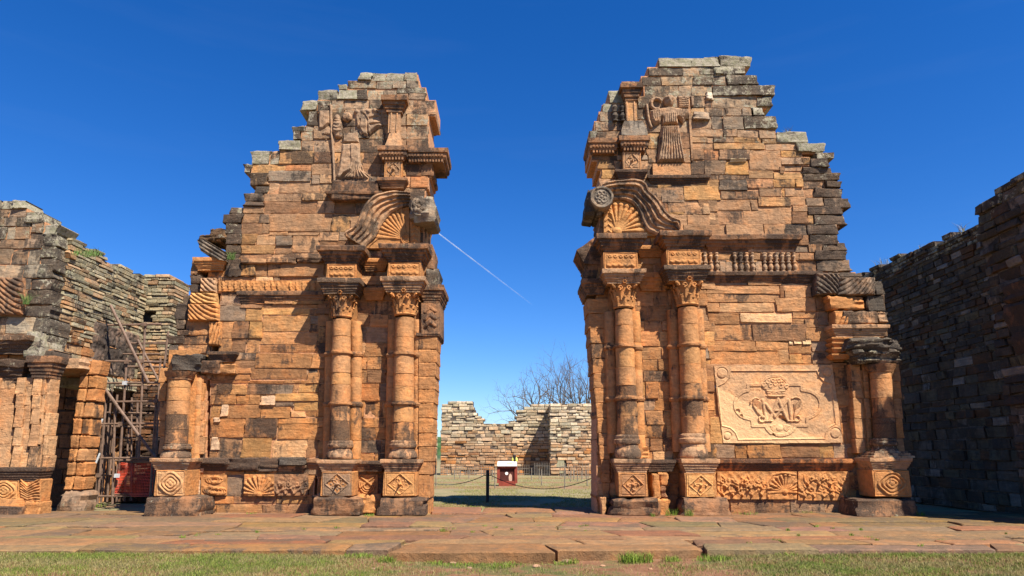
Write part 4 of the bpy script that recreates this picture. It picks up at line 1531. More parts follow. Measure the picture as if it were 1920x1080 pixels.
# broken pediment
bo = [(1128, 349), (1150, 344), (1190, 341), (1208, 349), (1214, 361), (1229, 375), (1240, 390), (1250, 404), (1260, 413), (1272, 419), (1272, 434)]
bi = [(1128, 377), (1150, 376), (1168, 376), (1184, 382), (1194, 394), (1200, 410), (1206, 424), (1216, 435), (1230, 441), (1250, 441), (1270, 438)]
pediment(FR, -1, bo, bi, None, None, YW - 0.25)
R_ = Rel(1131, 374, 1232, 443, 0.75)
R_.mask = R_.inside([(1132, 377)] + bi[1:9] + [(1230, 443), (1132, 443)])
shell_fan(R_, 1157, 434, 54, -math.pi * 0.60, -math.pi * 0.02, 9, 0.08, 1.2, 4.4)
for k in range(5):
    R_.ridge([(1135, 392 + 11 * k), (1140, 387 + 11 * k), (1146, 392 + 11 * k)], 1.6, 0.04)
R_.build('shell_relief', FR, YW - 0.20, col=lerp3(ORANGE, YELL, .5), pat=0.1, back=0.4)
X_, Z_ = XZ(1128, 369, YW - 0.6)
def disc_y(name, parent, X, Y0, Y1, Z, r, col, pat, lich, n=28):
    V, Fc = [], []
    prof = [(Y1, r * 0.92), (Y1 - 0.02, r), (Y0 + 0.05, r), (Y0, r * 0.93), (Y0, r * 0.80), (Y0 + 0.03, r * 0.74), (Y0 + 0.03, 0.01)]
    for y, rr in prof:
        for i in range(n):
            w = 2 * math.pi * i / n
            q = 1 + 0.05 * mn.noise(Vector((math.cos(w) * 2, y * 3, math.sin(w) * 2)))
            V.append((X + rr * q * math.cos(w), y, Z + rr * q * math.sin(w)))
    for j in range(len(prof) - 1):
        for i in range(n):
            a, b = j * n + i, j * n + (i + 1) % n
            Fc.append((a, b, b + n, a + n))
    return mk(name, V, Fc, M['carved'], parent, col, pat, lich)
disc_y('volute_end', FR, X_, YW - 0.62, YW + 0.6, Z_, 0.36, GREY, 0.6, 0.2)
R_ = Rel(1114, 355, 1142, 383, 0.7)
R_.mask = (R_.X - 1128) ** 2 + (R_.Y - 369) ** 2 < 13.5 ** 2
for k in range(6):
    a = k * math.pi / 3
    R_.ridge([(1128 + 8 * math.cos(a) + 3.4 * math.cos(t), 369 + 8 * math.sin(a) + 3.4 * math.sin(t)) for t in np.linspace(0, 6.28, 12)], 1.3, 0.035)
R_.ell(1128, 369, 3.5, 3.5, 0.05, True)
R_.build('rosette', FR, YW - 0.60, col=GREY, pat=0.5, lich=0.25, back=0.05)
rough_block('volute_block', FR, 1101, 1132, 352, 402, YW - 0.30, 1.2, pat=0.7, col=GREY, jit=0.12, amp=0.06, r=0.14)
rough_block('edge_stone', FR, 1122, 1136, 400, 442, YW + 0.0, 1.3, pat=0.55, col=BROWN)

# upper storey
px_stack('pilaster_capital', FR, 1172, 1195, 156, 188, YW - 0.28, 0.6, [(0, 0), (0.16, 0), (0.18, .25), (.36, .3), (.39, .5), (.6, .55), (.63, 1), (.85, 1), (.87, .8), (1, .7)], 0.16, pat=0.55, col=BROWN, lich=0.35)
px_block('pilaster_shaft', FR, 1173, 1194, 188, 227, YW - 0.24, 0.5, pat=0.15, col=lerp3(TAN, YELL, .5))
for x in (1176, 1190):
    px_block('pilaster_fillet', FR, x - 1.2, x + 1.2, 190, 226, YW - 0.27, 0.1, pat=0.2, col=TAN, r=0.008)
px_stack('pilaster_foot', FR, 1172, 1204, 226, 257, YW - 0.24, 0.5, [(0, 1), (0.3, .9), (0.6, .6), (0.85, .3), (1, 0.05)], 0.14, pat=0.55, col=GREY, lich=0.2)
bead_ledge(FR, 1168, 1210, 257, 284, YW - 0.26, 0.7)
bead_ledge(FR, 1110, 1152, 262, 288, YW - 0.14, 1.3, 0.6)
px_block('pedestal', FR, 1168, 1202, 284, 319, YW - 0.24, 0.5, pat=0.15, col=lerp3(ORANGE, TAN, .6))
diamond_panel(FR, 1170, 287, 1200, 317, YW - 0.25, 1)
px_stack('pedestal_ledge', FR, 1160, 1207, 320, 336, YW - 0.22, 0.6, CORN, 0.12, pat=0.6, col=BROWN)
for k, x in enumerate((1153, 1168)):
    X, Zb = XZ(x, 228, YW - 0.1); Zt = XZ(x, 196, YW - 0.1)[1]; h = Zt - Zb; r = 0.085
    lathe('baluster', FR, X, YW - 0.12, [(Zb + h * a, b * r) for a, b in ((0, 1.1), (.08, 1.1), (.1, .7), (.3, 1.2), (.5, .7), (.55, 1), (.6, .7), (.8, 1.1), (.92, .7), (1, 1.1))], n=14, pat=0.6, col=GREY)

# robed angel
R_ = Rel(1204, 170, 1300, 312, 0.7)
T = Ff
def pl(pts, h, soft):
    R_.plate(zc(T, pts), h, soft)
pl([(700, 470), (760, 455), (850, 470), (925, 480), (915, 530), (870, 600), (835, 560), (840, 610), (710, 610), (705, 560), (660, 610), (615, 560), (610, 490), (640, 480)], 0.20, 5)
pl([(640, 480), (670, 480), (715, 540), (700, 590), (650, 620), (612, 570)], 0.22, 6)
pl([(700, 610), (845, 605), (870, 760), (895, 895), (668, 900), (680, 760), (690, 680)], 0.20, 5)
pl([(828, 375), (928, 375), (928, 470), (835, 475)], 0.10, 3)
pl([(928, 372), (1000, 372), (1012, 450), (935, 460)], 0.07, 2)
R_.ell(*zc(T, [(762, 425)])[0], 40 * T[2], 46 * T[2], 0.30)
R_.ell(*zc(T, [(762, 405)])[0], 44 * T[2], 30 * T[2], 0.30)
R_.ell(*zc(T, [(765, 432)])[0], 7 * T[2], 12 * T[2], 0.04, True)
for x in (748, 782):
    R_.ell(*zc(T, [(x, 422)])[0], 7 * T[2], 5 * T[2], -0.03, True)
for q in range(5):
    R_.groove(zc(T, [(724 + 18 * q, 400), (728 + 17 * q, 378)]), 1.0, 0.03)
R_.stroke([zc(T, [(665 + 40 * math.cos(t), 440 + 42 * math.sin(t))])[0] for t in np.linspace(1.2, 5.6, 16)], 3.4, 0.14)
R_.stroke(zc(T, [(590, 450), (605, 560), (625, 620)]), 3.0, 0.12)
for k in range(9):
    x0 = 716 + 15 * k
    R_.ridge(zc(T, [(x0, 615), (x0 - 8 + 2 * k, 740), (x0 - 40 + 10 * k, 895)]), 1.25, 0.055)
for k in range(8):
    R_.ridge(zc(T, [(716 + 16 * k, 520), (716 + 16 * k, 600)]), 1.1, 0.035)
for k in range(5):
    R_.ridge(zc(T, [(640 + 12 * k, 500), (630 + 14 * k, 560), (650 + 10 * k, 600)]), 1.2, 0.035)
    R_.ridge(zc(T, [(850 + 14 * k, 495), (845 + 15 * k, 545)]), 1.2, 0.035)
R_.groove(zc(T, [(700, 612), (845, 606)]), 1.6, 0.06)
for k in range(6):
    R_.groove(zc(T, [(836, 388 + 14 * k), (880, 382 + 14 * k), (924, 390 + 14 * k)]), 0.9, 0.03)
R_.rough(0.02, 0.2)
R_.mask = R_.H > 0.02
R_.build('angel_relief', FR, YW - 0.04, col=lerp3(TAN, GREY, 0.4), pat=0.34, lich=0.15, back=0.14, wear=0.3)
px_block('angel_plinth', FR, 1224, 1295, 306, 330, YW - 0.10, 0.4, pat=0.15, col=lerp3(ORANGE, TAN, .6))
cornice_run(FR, 1222, 1322, 331, 349, P=0.16, pat=0.6, cuts=(1302,))
px_block('slab_edge', FR, 1293, 1297, 180, 303, YW - 0.08, 0.2, pat=0.4, col=TAN)
rough_block('broken_relief', FR, 1300, 1330, 206, 226, YW - 0.08, 0.3, pat=0.4, amp=0.08, jit=0.1)

# monogram plaque
def plaque_material():
    m = stone_material('plaque_stone', grain=0.5, strata=0.2)
    t = m.node_tree
    return m
M['plaque'] = plaque_material()
R_ = Rel(1334, 683, 1562, 832, 0.72)
R_.X = R_.X + 20.0 * (R_.Y - 685) / 146.0
Tp = (1320, 670, 1 / 6.0)
def Z6(pts):
    return zc(Tp, pts)
R_.mask = R_.inside(Z6([(108, 95), (500, 82), (1000, 90), (1438, 82), (1500, 500), (1562, 962), (900, 968), (214, 966), (160, 560)]))
R_.H[:] = 0.04
inner = Z6([(300, 155), (1262, 152), (1290, 220), (1345, 275), (1428, 300), (1476, 745), (1405, 785), (1365, 850), (1356, 912), (385, 925), (355, 850), (295, 792), (200, 768), (150, 330), (230, 290), (285, 230)])
ins = R_.inside(inner)
R_.H = np.where(ins, 0.012, R_.H)
R_.ridge(inner, 1.6, 0.03, True)
for (cx, cy, r) in ((200, 180, 62), (1390, 165, 55), (262, 885, 45), (1475, 855, 60)):
    pts = Z6([(cx + r * math.cos(t), cy + r * math.sin(t)) for t in np.linspace(0, 6.283, 25)])
    R_.groove(pts, 1.3, 0.03, True)
    c = Z6([(cx, cy)])[0]
    R_.ell(c[0], c[1], r / 6 * 0.85, r / 6 * 0.85, 0.03, True)
def arc(cx, cy, rx, ry, a0, a1, n=14):
    return [(cx + rx * math.cos(a), cy + ry * math.sin(a)) for a in np.linspace(math.radians(a0), math.radians(a1), n)]
band = [(495, 310), (640, 310)] + arc(790, 330, 155, 120, 195, 345) + [(945, 305), (1095, 305), (1098, 365)] + arc(1130, 530, 180, 155, -80, 80) + [(1160, 690), (1160, 765), (1035, 765)] + arc(860, 760, 165, 115, 10, 170) + [(690, 770), (545, 770), (540, 700)] + arc(520, 530, 175, 160, 100, 262) + [(490, 375)]
bpx = Z6(band)
inq = R_.inside(bpx)
R_.H = np.where(inq, R_.H - 0.006, R_.H)
d_ = R_.dist(bpx, True)
R_.H = np.where(d_ < 2.9, np.maximum(R_.H, 0.045), R_.H)
# crown
crown = Z6([(690, 375), (640, 345), (650, 300), (690, 270), (740, 235), (800, 225), (860, 235), (910, 280), (950, 325), (940, 350), (915, 375), (905, 450), (800, 462), (710, 450)])
R_.plate(crown, 0.055, 2.0)
for y in (380, 430):
    R_.ridge(Z6([(695, y), (800, y + 8), (910, y)]), 1.3, 0.03)
for x in (725, 785, 840, 890):
    R_.ridge(Z6([(x - 14, 405), (x + 14, 405)]), 1.4, 0.025)
for k, (x, y) in enumerate(((670, 310), (715, 275), (770, 258), (800, 300), (840, 262), (880, 290), (925, 330), (745, 320), (860, 325))):
    R_.ridge(Z6(arc(x, y, 20, 20, 0, 300, 10)), 1.2, 0.03)
# A and M
def let(pts, w=2.6):
    R_.stroke(Z6(pts), w, 0.075)
let([(735, 712), (832, 468), (938, 715)], 3.0)
let([(770, 600), (885, 600)], 2.0)
let([(700, 715), (655, 480)], 3.0); let([(690, 525), (800, 670)], 3.2); let([(800, 670), (945, 475)], 2.4); let([(950, 490), (985, 715)], 3.4)
let([(670, 716), (760, 716)], 1.5); let([(930, 716), (1050, 716)], 1.5)
let(arc(650, 695, 34, 34, -60, 250, 14), 1.8); let(arc(1045, 690, 32, 32, -70, 260, 14), 1.8)
for k in range(7):
    let([(560 + 14 * k, 470 + 6 * k), (550 + 14 * k, 540 + 10 * k), (600 + 10 * k, 620 + 8 * k), (660, 680)][:4], 1.2)
    let([(1085 - 12 * k, 480 + 8 * k), (1105 - 14 * k, 545 + 10 * k), (1060 - 8 * k, 620 + 6 * k), (1010, 680)][:4], 1.2)
let(arc(580, 520, 60, 60, 180, 300, 10), 1.6); let(arc(1030, 510, 65, 60, 230, 400, 10), 1.6)
# small winged heart
R_.ell(*Z6([(850, 795)])[0], 7, 6.5, 0.04, True)
for k in range(5):
    R_.ridge(Z6([(800, 760 + 12 * k), (745 + 8 * k, 775 + 14 * k)]), 1.0, 0.025)
    R_.ridge(Z6([(900, 760 + 12 * k), (965 - 8 * k, 775 + 14 * k)]), 1.0, 0.025)
# holes and scratched writing
def hole(pts, depth):
    i = R_.inside(Z6(pts))
    R_.H = np.where(i, -depth, R_.H)
hole([(835, 672), (850, 650), (880, 655), (935, 715), (925, 730), (880, 705)], 0.15)
hole([(760, 868), (775, 852), (805, 878), (790, 886)], 0.12)
hole(arc(380, 605, 26, 26, 0, 340, 12), 0.06)
hole(arc(420, 656, 18, 18, 0, 340, 10), 0.05)
rr_ = random.Random(5)
for (x0, x1, y) in ((325, 490, 200), (315, 440, 252), (340, 450, 292), (1180, 1250, 475), (1340, 1400, 370), (1215, 1275, 800), (520, 640, 375)):
    x = x0
    while x < x1:
        R_.groove(Z6([(x, y - 9), (x + rr_.uniform(-4, 10), y + 9)]), 0.7, 0.012)
        x += rr_.uniform(9, 16)
pq = R_.build('monogram_plaque', FR, YW - 0.05, mat='plaque', col=(0.52, 0.315, 0.165), pat=0.12, lich=0.0, back=0.10, soft=0.58, wear=0.15)
pq['label'] = 'framed sandstone plaque with crowned AM monogram between wings'
# paler corner of the plaque, below a diagonal line
t = M['plaque'].node_tree
bs = t.nodes['Principled BSDF']
oldc = bs.inputs['Base Color'].links[0].from_socket
a0 = XZ(1320 + 150 / 6, 670 + 345 / 6, YW); a1 = XZ(1320 + 1240 / 6, 670 + 905 / 6, YW)
nx_, nz_ = -(a1[1] - a0[1]), (a1[0] - a0[0])
L_ = math.hypot(nx_, nz_); nx_ /= L_; nz_ /= L_
geo = nd(t, 'ShaderNodeNewGeometry'); sep = nd(t, 'ShaderNodeSeparateXYZ')
t.links.new(geo.outputs['Position'], sep.inputs[0])
dd = math_node(t, 'ADD', math_node(t, 'MULTIPLY', sep.outputs[0], nx_), math_node(t, 'MULTIPLY', sep.outputs[2], nz_))
dd = math_node(t, 'SUBTRACT', dd, a0[0] * nx_ + a0[1] * nz_)
dn = noise_node(t, geo.outputs['Position'], 5, 4)
dd = math_node(t, 'ADD', dd, math_node(t, 'MULTIPLY', math_node(t, 'SUBTRACT', dn, 0.5), 0.12))
fac = maprange(t, dd, 0.03, -0.03, 0, 0.75)
t.links.new(mix(t, fac, oldc, (0.68, 0.43, 0.21)), bs.inputs['Base Color'])

# ------------------------------------------------------------------ ground
def smooth01(x):
    x = np.clip(x, 0, 1)
    return x * x * (3 - 2 * x)
def gz(x, y):
    """ground height: lawn level with the pavement at the sides, worn lower in the middle"""
    x = np.asarray(x, float); y = np.asarray(y, float)
    mid = np.exp(-((x - 0.6) / 3.6) ** 2)
    fr = -0.055 - 0.13 * mid
    und = -0.14
    inn = -0.10
    a = smooth01((y - 12.2) / 0.8)
    b = smooth01((y - 20.6) / 1.2)
    bump = 0.012 * np.sin(x * 2.1 + 1.3 * np.sin(y * 1.7)) * np.cos(y * 2.6 + x * 0.7)
    return (fr + bump) * (1 - a) + und * a * (1 - b) + (inn + bump) * b
def nonuni(a, b, fine0, fine1, df, dc):
    v = list(np.arange(fine0, fine1 + 1e-6, df))
    lo, hi, s = fine0, fine1, df
    while lo > a:
        s *= 1.5; lo -= s; v.insert(0, max(a, lo))
    s = df
    while hi < b:
        s *= 1.5; hi += s; v.append(min(b, hi))
    return np.array(v)
gx = nonuni(-6000, 6000, -16, 16, 0.25, 0)
gy = nonuni(-60, 9000, 8, 32, 0.2, 0)
GX, GY = np.meshgrid(gx, gy)
GZ = gz(GX, GY)
V = np.stack([GX, GY, GZ], -1).reshape(-1, 3)
idx = np.arange(len(V)).reshape(GX.shape)
Fc = np.stack([idx[:-1, :-1], idx[:-1, 1:], idx[1:, 1:], idx[1:, :-1]], -1).reshape(-1, 4)
def ground_mat():
    m, t, b = mat_base('soil_and_turf')
    geo = nd(t, 'ShaderNodeNewGeometry'); pos = geo.outputs['Position']
    n1 = noise_node(t, pos, 0.55, 6, 0.6); n2 = noise_node(t, pos, 3.2, 7, 0.65); n3 = noise_node(t, pos, 38, 4, 0.7)
    soil = mix(t, maprange(t, n2, 0.3, 0.7), (0.19, 0.085, 0.042), (0.30, 0.16, 0.085))
    turf = mix(t, maprange(t, n2, 0.35, 0.65), (0.165, 0.13, 0.055), (0.10, 0.105, 0.03))
    sep = nd(t, 'ShaderNodeSeparateXYZ'); t.links.new(pos, sep.inputs[0])
    # inside the church: dry lawn crossed by reddish worn bands
    wv = noise_node(t, pos, 0.12, 2)
    yy = math_node(t, 'ADD', sep.outputs[1], math_node(t, 'MULTIPLY', wv, 2.0))
    bands = None
    for y0, hw in ((38.0, 1.6), (44.0, 0.9), (51.5, 1.3), (25.0, 0.5)):
        d = math_node(t, 'ABSOLUTE', math_node(t, 'SUBTRACT', yy, y0))
        k = maprange(t, d, hw * 1.5, hw * 0.6, 0, 0.8)
        bands = k if bands is None else math_node(t, 'MAXIMUM', bands, k)
    dry = mix(t, maprange(t, n1, 0.35, 0.65), (0.30, 0.235, 0.125), (0.235, 0.20, 0.10))
    dry = mix(t, maprange(t, n2, 0.40, 0.75, 0, 0.6), dry, (0.17, 0.165, 0.065))
    inside = mix(t, bands, dry, (0.27, 0.15, 0.08))
    front = mix(t, maprange(t, math_node(t, 'ADD', n1, math_node(t, 'MULTIPLY', n2, 0.35)), 0.60, 0.74), soil, turf)
    c = mix(t, maprange(t, sep.outputs[1], 20.0, 21.5), front, inside)
    far = mix(t, maprange(t, sep.outputs[1], 90, 300), c, (0.05, 0.085, 0.03))
    c = mix(t, maprange(t, n3, 0.3, 0.75, 0, 0.5), far, mix(t, 1.0, far, (0.55, 0.52, 0.5), 'MULTIPLY'))
    t.links.new(c, b.inputs['Base Color'])
    bp = nd(t, 'ShaderNodeBump'); bp.inputs['Strength'].default_value = 0.8; bp.inputs['Distance'].default_value = 0.03
    h = math_node(t, 'ADD', n3, math_node(t, 'MULTIPLY', n2, 1.5))
    t.links.new(h, bp.inputs['Height']); t.links.new(bp.outputs[0], b.inputs['Normal'])
    return m
M['ground'] = ground_mat()
g = mk('ground', V, Fc, M['ground'], origin=(0, 0, 0))
g['kind'] = 'structure'

# ------------------------------------------------------------------ pavement of irregular sandstone flags
def pave_mat():
    m = stone_material('paving_sandstone', grain=0.8, strata=0.0, patcol=(0.085, 0.06, 0.04))
    return m
M['paving'] = pave_mat()
PV = bpy.data.objects.new('pavement', None)
mb = MB(); mb.box(-19.0, 19.0, 13.0, 20.3, -0.30, -0.075)
mb.box(-2.9, 2.9, 20.28, 22.3, -0.29, -0.076)
PV = mb.build('pavement', M['ground'], smooth=False)
PV['kind'] = 'structure'
def slab(x, name='paving_slab', z=0.0, col=None, th=0.17, pat=0.15, nn=5, tilt=0.012, lab=None):
    """x: four corners (front-left, front-right, back-right, back-left)"""
    c = [np.array(p, float) for p in x]
    n, m = nn, 4
    sd_ = random.uniform(0, 90)
    us = [0, 0.02] + list(np.linspace(0.1, 0.9, n)) + [0.98, 1]
    vs_ = [0, 0.04] + list(np.linspace(0.2, 0.8, m)) + [0.96, 1]
    Vv = []
    ta, tb = random.uniform(-tilt, tilt), random.uniform(-tilt, tilt)
    for j, v in enumerate(vs_):
        for i, u in enumerate(us):
            p = (c[0] * (1 - u) + c[1] * u) * (1 - v) + (c[3] * (1 - u) + c[2] * u) * v
            b = (i in (0, len(us) - 1)) + (j in (0, len(vs_) - 1))
            q = mn.noise_vector(Vector((p[0] * 1.6 + sd_, p[1] * 1.6, 1.0)))
            e = 0.035 if b else 0.0
            zz = z + ta * (u - .5) * 2 + tb * (v - .5) * 2 + 0.010 * q.z + 0.004 * mn.noise(Vector((p[0] * 7, p[1] * 7, sd_))) - 0.018 * b
            Vv.append((p[0] + q.x * e, p[1] + q.y * e, zz))
    NX, NY = len(us), len(vs_)
    Ff_ = [(j * NX + i, j * NX + i + 1, (j + 1) * NX + i + 1, (j + 1) * NX + i) for j in range(NY - 1) for i in range(NX - 1)]
    ring = [i for i in range(NX)] + [j * NX + NX - 1 for j in range(1, NY)] + [(NY - 1) * NX + i for i in range(NX - 2, -1, -1)] + [j * NX for j in range(NY - 2, 0, -1)]
    n0 = len(Vv)
    for r_ in ring:
        p = Vv[r_]
        q = mn.noise(Vector((p[0] * 3.0, p[1] * 3, sd_)))
        Vv.append((p[0], p[1] + 0.06 * q, z - th))
    for q in range(len(ring)):
        q2 = (q + 1) % len(ring)
        Ff_.append((ring[q2], ring[q], n0 + q, n0 + q2))
    if col is None:
        col = random.choice(((0.33, 0.195, 0.115), (0.35, 0.20, 0.11), (0.30, 0.165, 0.095), (0.37, 0.235, 0.14), (0.34, 0.21, 0.13), (0.27, 0.165, 0.105)))
        col = tuple(a * random.uniform(0.85, 1.1) for a in col)
    col = (col[0] * 0.65, col[1] * 0.69, col[2] * 0.62)
    return mk(name, Vv, Ff_, M['paving'], PV, col, pat, 0.0)
ye = [12.62, 13.35, 14.1, 14.75, 15.7, 16.5, 17.6, 18.7, 19.8, 20.6]
def yb(k, x):
    if k == 0:
        return ye[0] + 0.03 * mn.noise(Vector((x * 0.8, 0, 5)))
    return ye[k] + 0.22 * mn.noise(Vector((x * 0.45, k * 3.7, 2)))
def step_hole(k, x0, x1):
    return k < 2 and x1 > -2.15 and x0 < 3.4
for k in range(len(ye) - 1):
    x = -18.0 + random.uniform(-1, 0)
    sl = 0.0
    while x < 18:
        w = random.choice((random.uniform(0.9, 1.7), random.uniform(1.6, 3.4)))
        x1 = x + w; s1 = random.uniform(-0.35, 0.35)
        if k < 2:
            if x < -2.1 < x1 + 0.5:
                x1, s1 = -2.12, 0.1
            if x > -2.2 and x < 3.2:
                x, x1, sl, s1 = 3.35, 3.35 + w, 0.1, s1
        gp = random.uniform(0.008, 0.022)
        pts = [(x + gp, yb(k, x) + gp, 0), (x1 - gp, yb(k, x1) + gp, 0), (x1 + s1 - gp, yb(k + 1, x1 + s1) - gp, 0), (x + sl + gp, yb(k + 1, x + sl) - gp, 0)]
        slab(pts, pat=random.choice((0.1, 0.15, 0.25, 0.42)), z=random.uniform(-0.02, 0.008))
        x, sl = x1, s1
# large door slabs, proud of the lawn in front
slab([(-2.08, 12.22, 0), (0.72, 12.20, 0), (0.55, 13.30, 0), (-1.85, 13.32, 0)], z=0.012, th=0.26, col=(0.33, 0.175, 0.092), pat=0.12, nn=12, tilt=0.004)
slab([(0.78, 12.42, 0), (3.25, 12.60, 0), (3.3, 13.28, 0), (0.60, 13.30, 0)], z=0.004, th=0.22, col=(0.34, 0.19, 0.105), pat=0.15, nn=10, tilt=0.004)
slab([(-1.98, 13.37, 0), (1.3, 13.36, 0), (1.15, 14.02, 0), (-1.75, 14.05, 0)], z=0.004, col=(0.38, 0.225, 0.125), pat=0.1, nn=10, tilt=0.004)
slab([(1.36, 13.36, 0), (3.3, 13.35, 0), (3.3, 14.0, 0), (1.2, 14.02, 0)], z=-0.004, col=(0.37, 0.22, 0.13), pat=0.12, nn=9, tilt=0.004)
# threshold flags between the jambs
x = -2.75
for k, (w, y0, y1) in enumerate(((1.9, 20.64, 22.3), (2.1, 20.63, 22.2), (1.55, 20.64, 22.35))):
    slab([(x, y0, 0), (x + w - 0.03, y0, 0), (x + w - 0.08, y1, 0), (x + 0.02, y1 + 0.05, 0)], z=-0.01 - 0.004 * k)
    x += w

# ------------------------------------------------------------------ rubble side walls and far walls
def joined(name, items, parent, mat):
    nv = sum(len(i[0]) for i in items)
    mbv = np.vstack([i[0] for i in items])
    Fl, off, tv, lv = [], 0, [], []
    for Vv, Ff_, c, p, l in items:
        Fl.extend([tuple(a + off for a in f) for f in Ff_])
        off += len(Vv)
        tv.append(np.tile(np.array([c[0], c[1], c[2], p]), (len(Vv), 1))); lv.append(np.full(len(Vv), l))
    o = mk(name, mbv, Fl, mat, parent)
    me = o.data
    a = me.attributes.new('tint', 'FLOAT_COLOR', 'POINT'); a.data.foreach_set('color', np.vstack(tv).astype(np.float32).ravel())
    a = me.attributes.new('lichen', 'FLOAT', 'POINT'); a.data.foreach_set('value', np.concatenate(lv).astype(np.float32))
    o['kind'] = 'stuff'
    return o
def rubble(parent, O, U, Dp, u0, u1, ztop, z0, hh, ww, T, tintf, openings=(), nparts=290, skew=0.0, rr=(0.008, 0.02), proud=0.04, jit=0.03, g=0.008, mort='mortar_grey', uend=None, split=None, Tf=None):
    """courses of flat stones; O (x,y) origin, U along the wall, Dp into the wall"""
    st = []
    z = z0
    zmax = max(ztop(u) for u in np.linspace(u0, u1, 60))
    while z < zmax:
        hb = hh(z) if callable(hh) else hh
        h = random.uniform(*hb)
        u = u0 + random.uniform(-0.05, 0.05)
        wb = ww(z) if callable(ww) else ww
        ue = u1 if uend is None else u1 + uend(z)
        while u < ue - 0.05:
            w = random.uniform(*wb)
            if u + w > ue - wb[0] * 0.6:
                w = ue - u
            um = u + w / 2
            zt = ztop(um) + random.uniform(-0.07, 0.05)
            if z + h * 0.5 < zt:
                ok = True
                for (a, b, c, d) in openings:
                    if a < um < b and c < z + h / 2 < d:
                        ok = False
                if ok:
                    hs = h * random.uniform(0.92, 1.0)
                    if split and random.random() < split:
                        st.append((u, u + w, z, z + hs * 0.5)); st.append((u, u + w, z + hs * 0.5, z + hs))
                    else:
                        st.append((u, u + w, z, z + hs))
            u += w
        z += h
    core = MB()
    items = []
    U = np.array([U[0], U[1], 0.0]); Dv = np.array([Dp[0], Dp[1], 0.0])
    T0 = T
    for (a, b, c, d) in st:
        um, zm = (a + b) / 2, (c + d) / 2
        T = T0 if Tf is None else Tf(um, zm)
        top = d > ztop(um) - 0.45
        endd = a < u0 + 0.1 or b > u1 - 0.1 or any(abs(a - q[1]) < 1.0 or abs(b - q[0]) < 1.0 for q in openings)
        dep = T if (top or endd) else min(T, 0.4)
        Vv, Ff_ = stone_arrays(b - a - 2 * g, d - c - 2 * g, dep, random.uniform(0, 99), r=random.uniform(*rr), amp=0.012 + 0.3 * rr[1], jit=jit, nx=3, ny=2)
        pr = random.uniform(-proud, proud * 0.4)
        P3 = np.array([O[0], O[1], 0.0]) + U * um + np.array([0, 0, zm])
        Wv = P3 + np.outer(Vv[:, 0], U) + np.outer(Vv[:, 1] + pr, Dv) + np.outer(Vv[:, 2], [0, 0, 1])
        if skew:
            Wv[:, 2] += skew * Vv[:, 0]
        cc, pp, ll = tintf(um, zm, top)
        ctr = P3 - np.array([0, 0, CAMZ])
        score = (b - a) * (d - c) / (P3[0] ** 2 + P3[1] ** 2)
        sx = (P3[0] / max(1, P3[1])) * F
        if abs(sx) > 1010:
            score *= 0.02
        items.append((score, Wv, Ff_, cc, pp, ll))
        i0 = 0.05 if not endd else 0.09
        A = np.array([O[0], O[1]]) + U[:2] * (a - 0.01 if not endd else a + 0.05) + Dv[:2] * (0.03 + random.uniform(0, 0.01))
        Bq = np.array([O[0], O[1]]) + U[:2] * (b + 0.01 if not endd else b - 0.05) + Dv[:2] * (T - 0.06)
        x0_, x1_ = sorted((A[0], Bq[0])); y0_, y1_ = sorted((A[1], Bq[1]))
        core.box(x0_, x1_, y0_, y1_, c - 0.01, d + (0.012 if not top else -0.02))
    items.sort(key=lambda q: -q[0])
    for q in items[:nparts]:
        mk('stone', q[1], q[2], M['stone'], parent, q[3], q[4], q[5])
    rest = [q[1:] for q in items[nparts:]]
    if rest:
        joined('rubble_stones', rest, parent, M['stone_stuff'])
    core.build('mortar_core', M[mort], parent, smooth=False)
    return len(items)

OLIVE = (0.31, 0.285, 0.19)
def t_left(u, z, top):
    if z > 4.6 + 0.4 * math.sin(u):
        c = lerp3(OLIVE, random.choice(((0.42, 0.37, 0.25), (0.26, 0.22, 0.14), TAN, (0.36, 0.34, 0.22))), random.uniform(0.2, 0.8))
        if u < 0.6 and random.random() < 0.35:
            c = lerp3(c, ORANGE, 0.5)
        if z < 5.6 and random.random() < 0.45:
            c = lerp3(c, ORANGE, 0.7)
        return c, random.uniform(0.15, 0.5), random.uniform(0.2, 0.5)
    c = lerp3(ORANGE, random.choice((TAN, BROWN, OLIVE, OLIVE)), random.uniform(0.4, 0.9))
    return c, random.uniform(0.2, 0.5), random.uniform(0.1, 0.45)
LW = thing('nave_ruin', (-13.5, 22.7, 0), 'sunlit olive side wall of thin stacked slabs with a dark carved lintel', 'wall')
rubble(LW, (-13.55, 20.4), (0, 1), (-1, 0), 0.0, 4.7, lambda u: 8.0 + 0.05 * math.sin(u * 5) - 0.02 * u, -0.05,
       lambda z: (0.10, 0.17) if z > 4.7 else (0.28, 0.5), lambda z: (0.28, 0.8) if z > 4.7 else (0.5, 1.0), 1.1, t_left,
       openings=((1.55, 4.8, -1, 3.9), (-0.2, 1.56, -1, 4.3)), nparts=285, proud=0.05, rr=(0.006, 0.014), jit=0.05, Tf=lambda u, z: 0.45 if z < 4.5 else 1.1)
